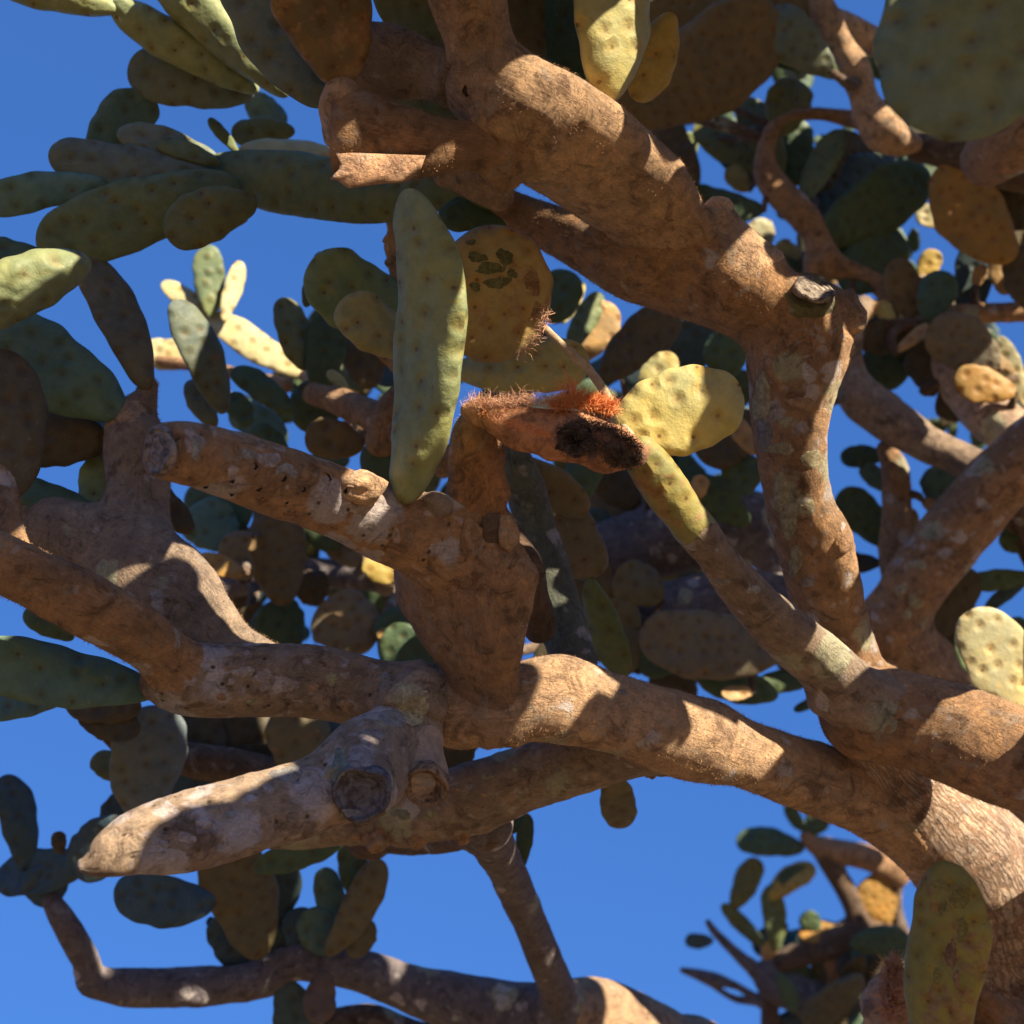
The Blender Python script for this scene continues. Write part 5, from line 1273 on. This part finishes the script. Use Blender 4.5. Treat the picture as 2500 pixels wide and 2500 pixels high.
SU = nrm(np.cross(SUN, FWD)); SV = np.cross(SU, SUN)
bpy.context.view_layer.update()
dg = bpy.context.evaluated_depsgraph_get()
smp = []
STEP = 20
for yy in range(-20, 2530, STEP):
    for xx in range(-20, 2530, STEP):
        d = FWD + (xx - 1250) / F * RT - (yy - 1250) / F * UP
        d = d / np.linalg.norm(d)
        ok, loc, nor, _, ob, _ = scene.ray_cast(dg, Vector(CAM), Vector(d), distance=30)
        if not ok or ob.name == 'ground':
            continue
        p = np.array(loc); nn = np.array(nor)
        if nn @ SUN < 0.10:
            continue
        hit = scene.ray_cast(dg, Vector(p + nn * 0.003 + SUN * 0.003), Vector(SUN), distance=6)[0]
        if hit:
            continue
        wt = 0.0
        if any(inside(xx, yy, q) for q in LIT):
            wt = -9.0 if (xx < 720 and yy < 1420) or (1120 < xx < 1520 and 860 < yy < 1010) else -4.0
        elif any((xx - a) ** 2 + (yy - b) ** 2 < r * r for a, b, r in LITC):
            wt = -2.5
        area = (p - CAM) @ FWD
        wt = wt if wt else (1.7 if area < 2.05 else 1.0)
        smp.append((p @ SU, p @ SV, p @ SUN, wt * (0.55 if area > 2.5 else 1.0)))
smp = np.array(smp)
print('shade samples', len(smp), 'lit', int((smp[:, 3] < 0).sum()))
covered = np.zeros(len(smp), bool)
crg = np.random.default_rng(11)
shade_idx = np.where(smp[:, 3] > 0)[0]
cands = []
for i in crg.choice(shade_idx, 6000):
    u, v = smp[i, :2] + crg.normal(0, 0.03, 2)
    hl = crg.uniform(0.045, 0.165); hw = hl * crg.uniform(0.5, 0.68); an = crg.uniform(0, math.pi)
    cands.append((u, v, hl, hw, an))
masks = []
for (u, v, hl, hw, an) in cands:
    du, dv = smp[:, 0] - u, smp[:, 1] - v
    a = (du * math.cos(an) + dv * math.sin(an)) / hl
    b = (-du * math.sin(an) + dv * math.cos(an)) / hw
    masks.append(np.where(a * a + b * b < 1.0)[0])
chosen = []
wts = smp[:, 3].copy()
live = np.where(wts > 0, 1.0, 1.0)
for it in range(260):
    best, bs = -1, 2.8
    for ci, m in enumerate(masks):
        if m is None or len(m) == 0:
            continue
        sc = float((wts[m] * live[m]).sum())
        if sc > bs:
            best, bs = ci, sc
    if best < 0:
        break
    chosen.append(best)
    live[masks[best]] = 0.0
    masks_b = masks[best]
    masks[best] = None
print('crown pads', len(chosen), 'shade left', int((live[shade_idx] > 0).sum()), 'lit lost', int((live[smp[:, 3] < 0] == 0).sum()))
SHADE_PADS = []
for ci in chosen:
    u, v, hl, hw, an = cands[ci]
    du, dv = smp[:, 0] - u, smp[:, 1] - v
    a = (du * math.cos(an) + dv * math.sin(an)) / hl
    b = (-du * math.sin(an) + dv * math.cos(an)) / hw
    m = (a * a + b * b < 1.0)
    smax = smp[m, 2].max()
    s0 = smax + 0.12
    while s0 < smax + 6:
        p = u * SU + v * SV + s0 * SUN
        px, py, z = project(p)
        mar = (hl * 1.35) / max(z, 0.3) * F
        if z < -0.3 or px > 2500 + mar or py < -mar or px < -mar or py > 2500 + mar:
            break
        s0 += 0.04
    s0 += abs(crg.normal(0, 0.12))
    c = u * SU + v * SV + s0 * SUN
    ax = SU * math.cos(an) + SV * math.sin(an)
    SHADE_PADS.append((c, ax, hl, hw))
T0 = np.array([c[0] for c in SHADE_PADS])


def clear_uv(p, q, r):
    """weight of sunlit samples a strut p-q of radius r would shade, and whether it crosses the picture"""
    k = np.linspace(0, 1, 9)[:, None]
    pts = p * (1 - k) + q * k
    px, py, z = project(pts)
    vis = (z > 0.05) & (px > -40) & (px < 2540) & (py > -40) & (py < 2540)
    uu, vv = pts @ SU, pts @ SV
    lit = smp[smp[:, 3] < 0]
    dd = np.min((lit[:, 0][:, None] - uu[None]) ** 2 + (lit[:, 1][:, None] - vv[None]) ** 2, axis=1)
    return float((dd < (r + 0.01) ** 2).sum()), bool(vis.any())


tipA = W(1090, -420, 1.5); tipB = W(2900, -900, 1.6)
nodes = [tipA, tipB, W(2760, 960, 2.8)]
done = []
left = list(range(len(SHADE_PADS)))
dist = np.full(len(SHADE_PADS), 1e9); near = [None] * len(SHADE_PADS)


def relax(q, left):
    for i in left:
        c = SHADE_PADS[i][0]
        dl = np.linalg.norm(c - q)
        if dl < dist[i]:
            hitc, vis = clear_uv(q, c, 0.02)
            cost = dl + 0.05 * hitc + (5.0 if vis else 0)
            if cost < dist[i]:
                dist[i] = cost; near[i] = q


for q in nodes:
    relax(q, left)
EDGES = []
while left:
    i = min(left, key=lambda j: dist[j])
    left.remove(i)
    EDGES.append((near[i], SHADE_PADS[i][0], i, dist[i]))
    relax(SHADE_PADS[i][0], left)
kc = [0]
for q, c, i, cost in EDGES:
    cc, ax, hl, hw = SHADE_PADS[i]
    if (q - c) @ ax > 0:
        ax = -ax
    tilt = crg.normal(0, 0.28, 3)
    nn = nrm(SUN + tilt)
    b_, t_ = cc - ax * hl, cc + ax * hl
    pad(('w',) + tuple(b_), ('w',) + tuple(t_), 2 * hw, nn, T1, ['g', 'dg', 'o', 'og'][kc[0] % 4], 0.1, 0.0, obov=0.2)  # added pad, out of view, set to block the sun
    kc[0] += 1
    ln = np.linalg.norm(b_ - q)
    if cost < 4 and ln > 0.05:
        mid = (q + b_) / 2 + crg.normal(0, 0.02, 3)
        r0 = 0.017 + 0.008 * min(ln, 1.0)
        limb('branch', [('w', *q, r0 * 1.15), ('w', *mid, r0 * 0.85), ('w', *b_, r0 * 0.8)], T1, 'brown', 0.0, 0.8, None, 0.08, 12, 0.03)  # branch added out of view to hold the added shade pads
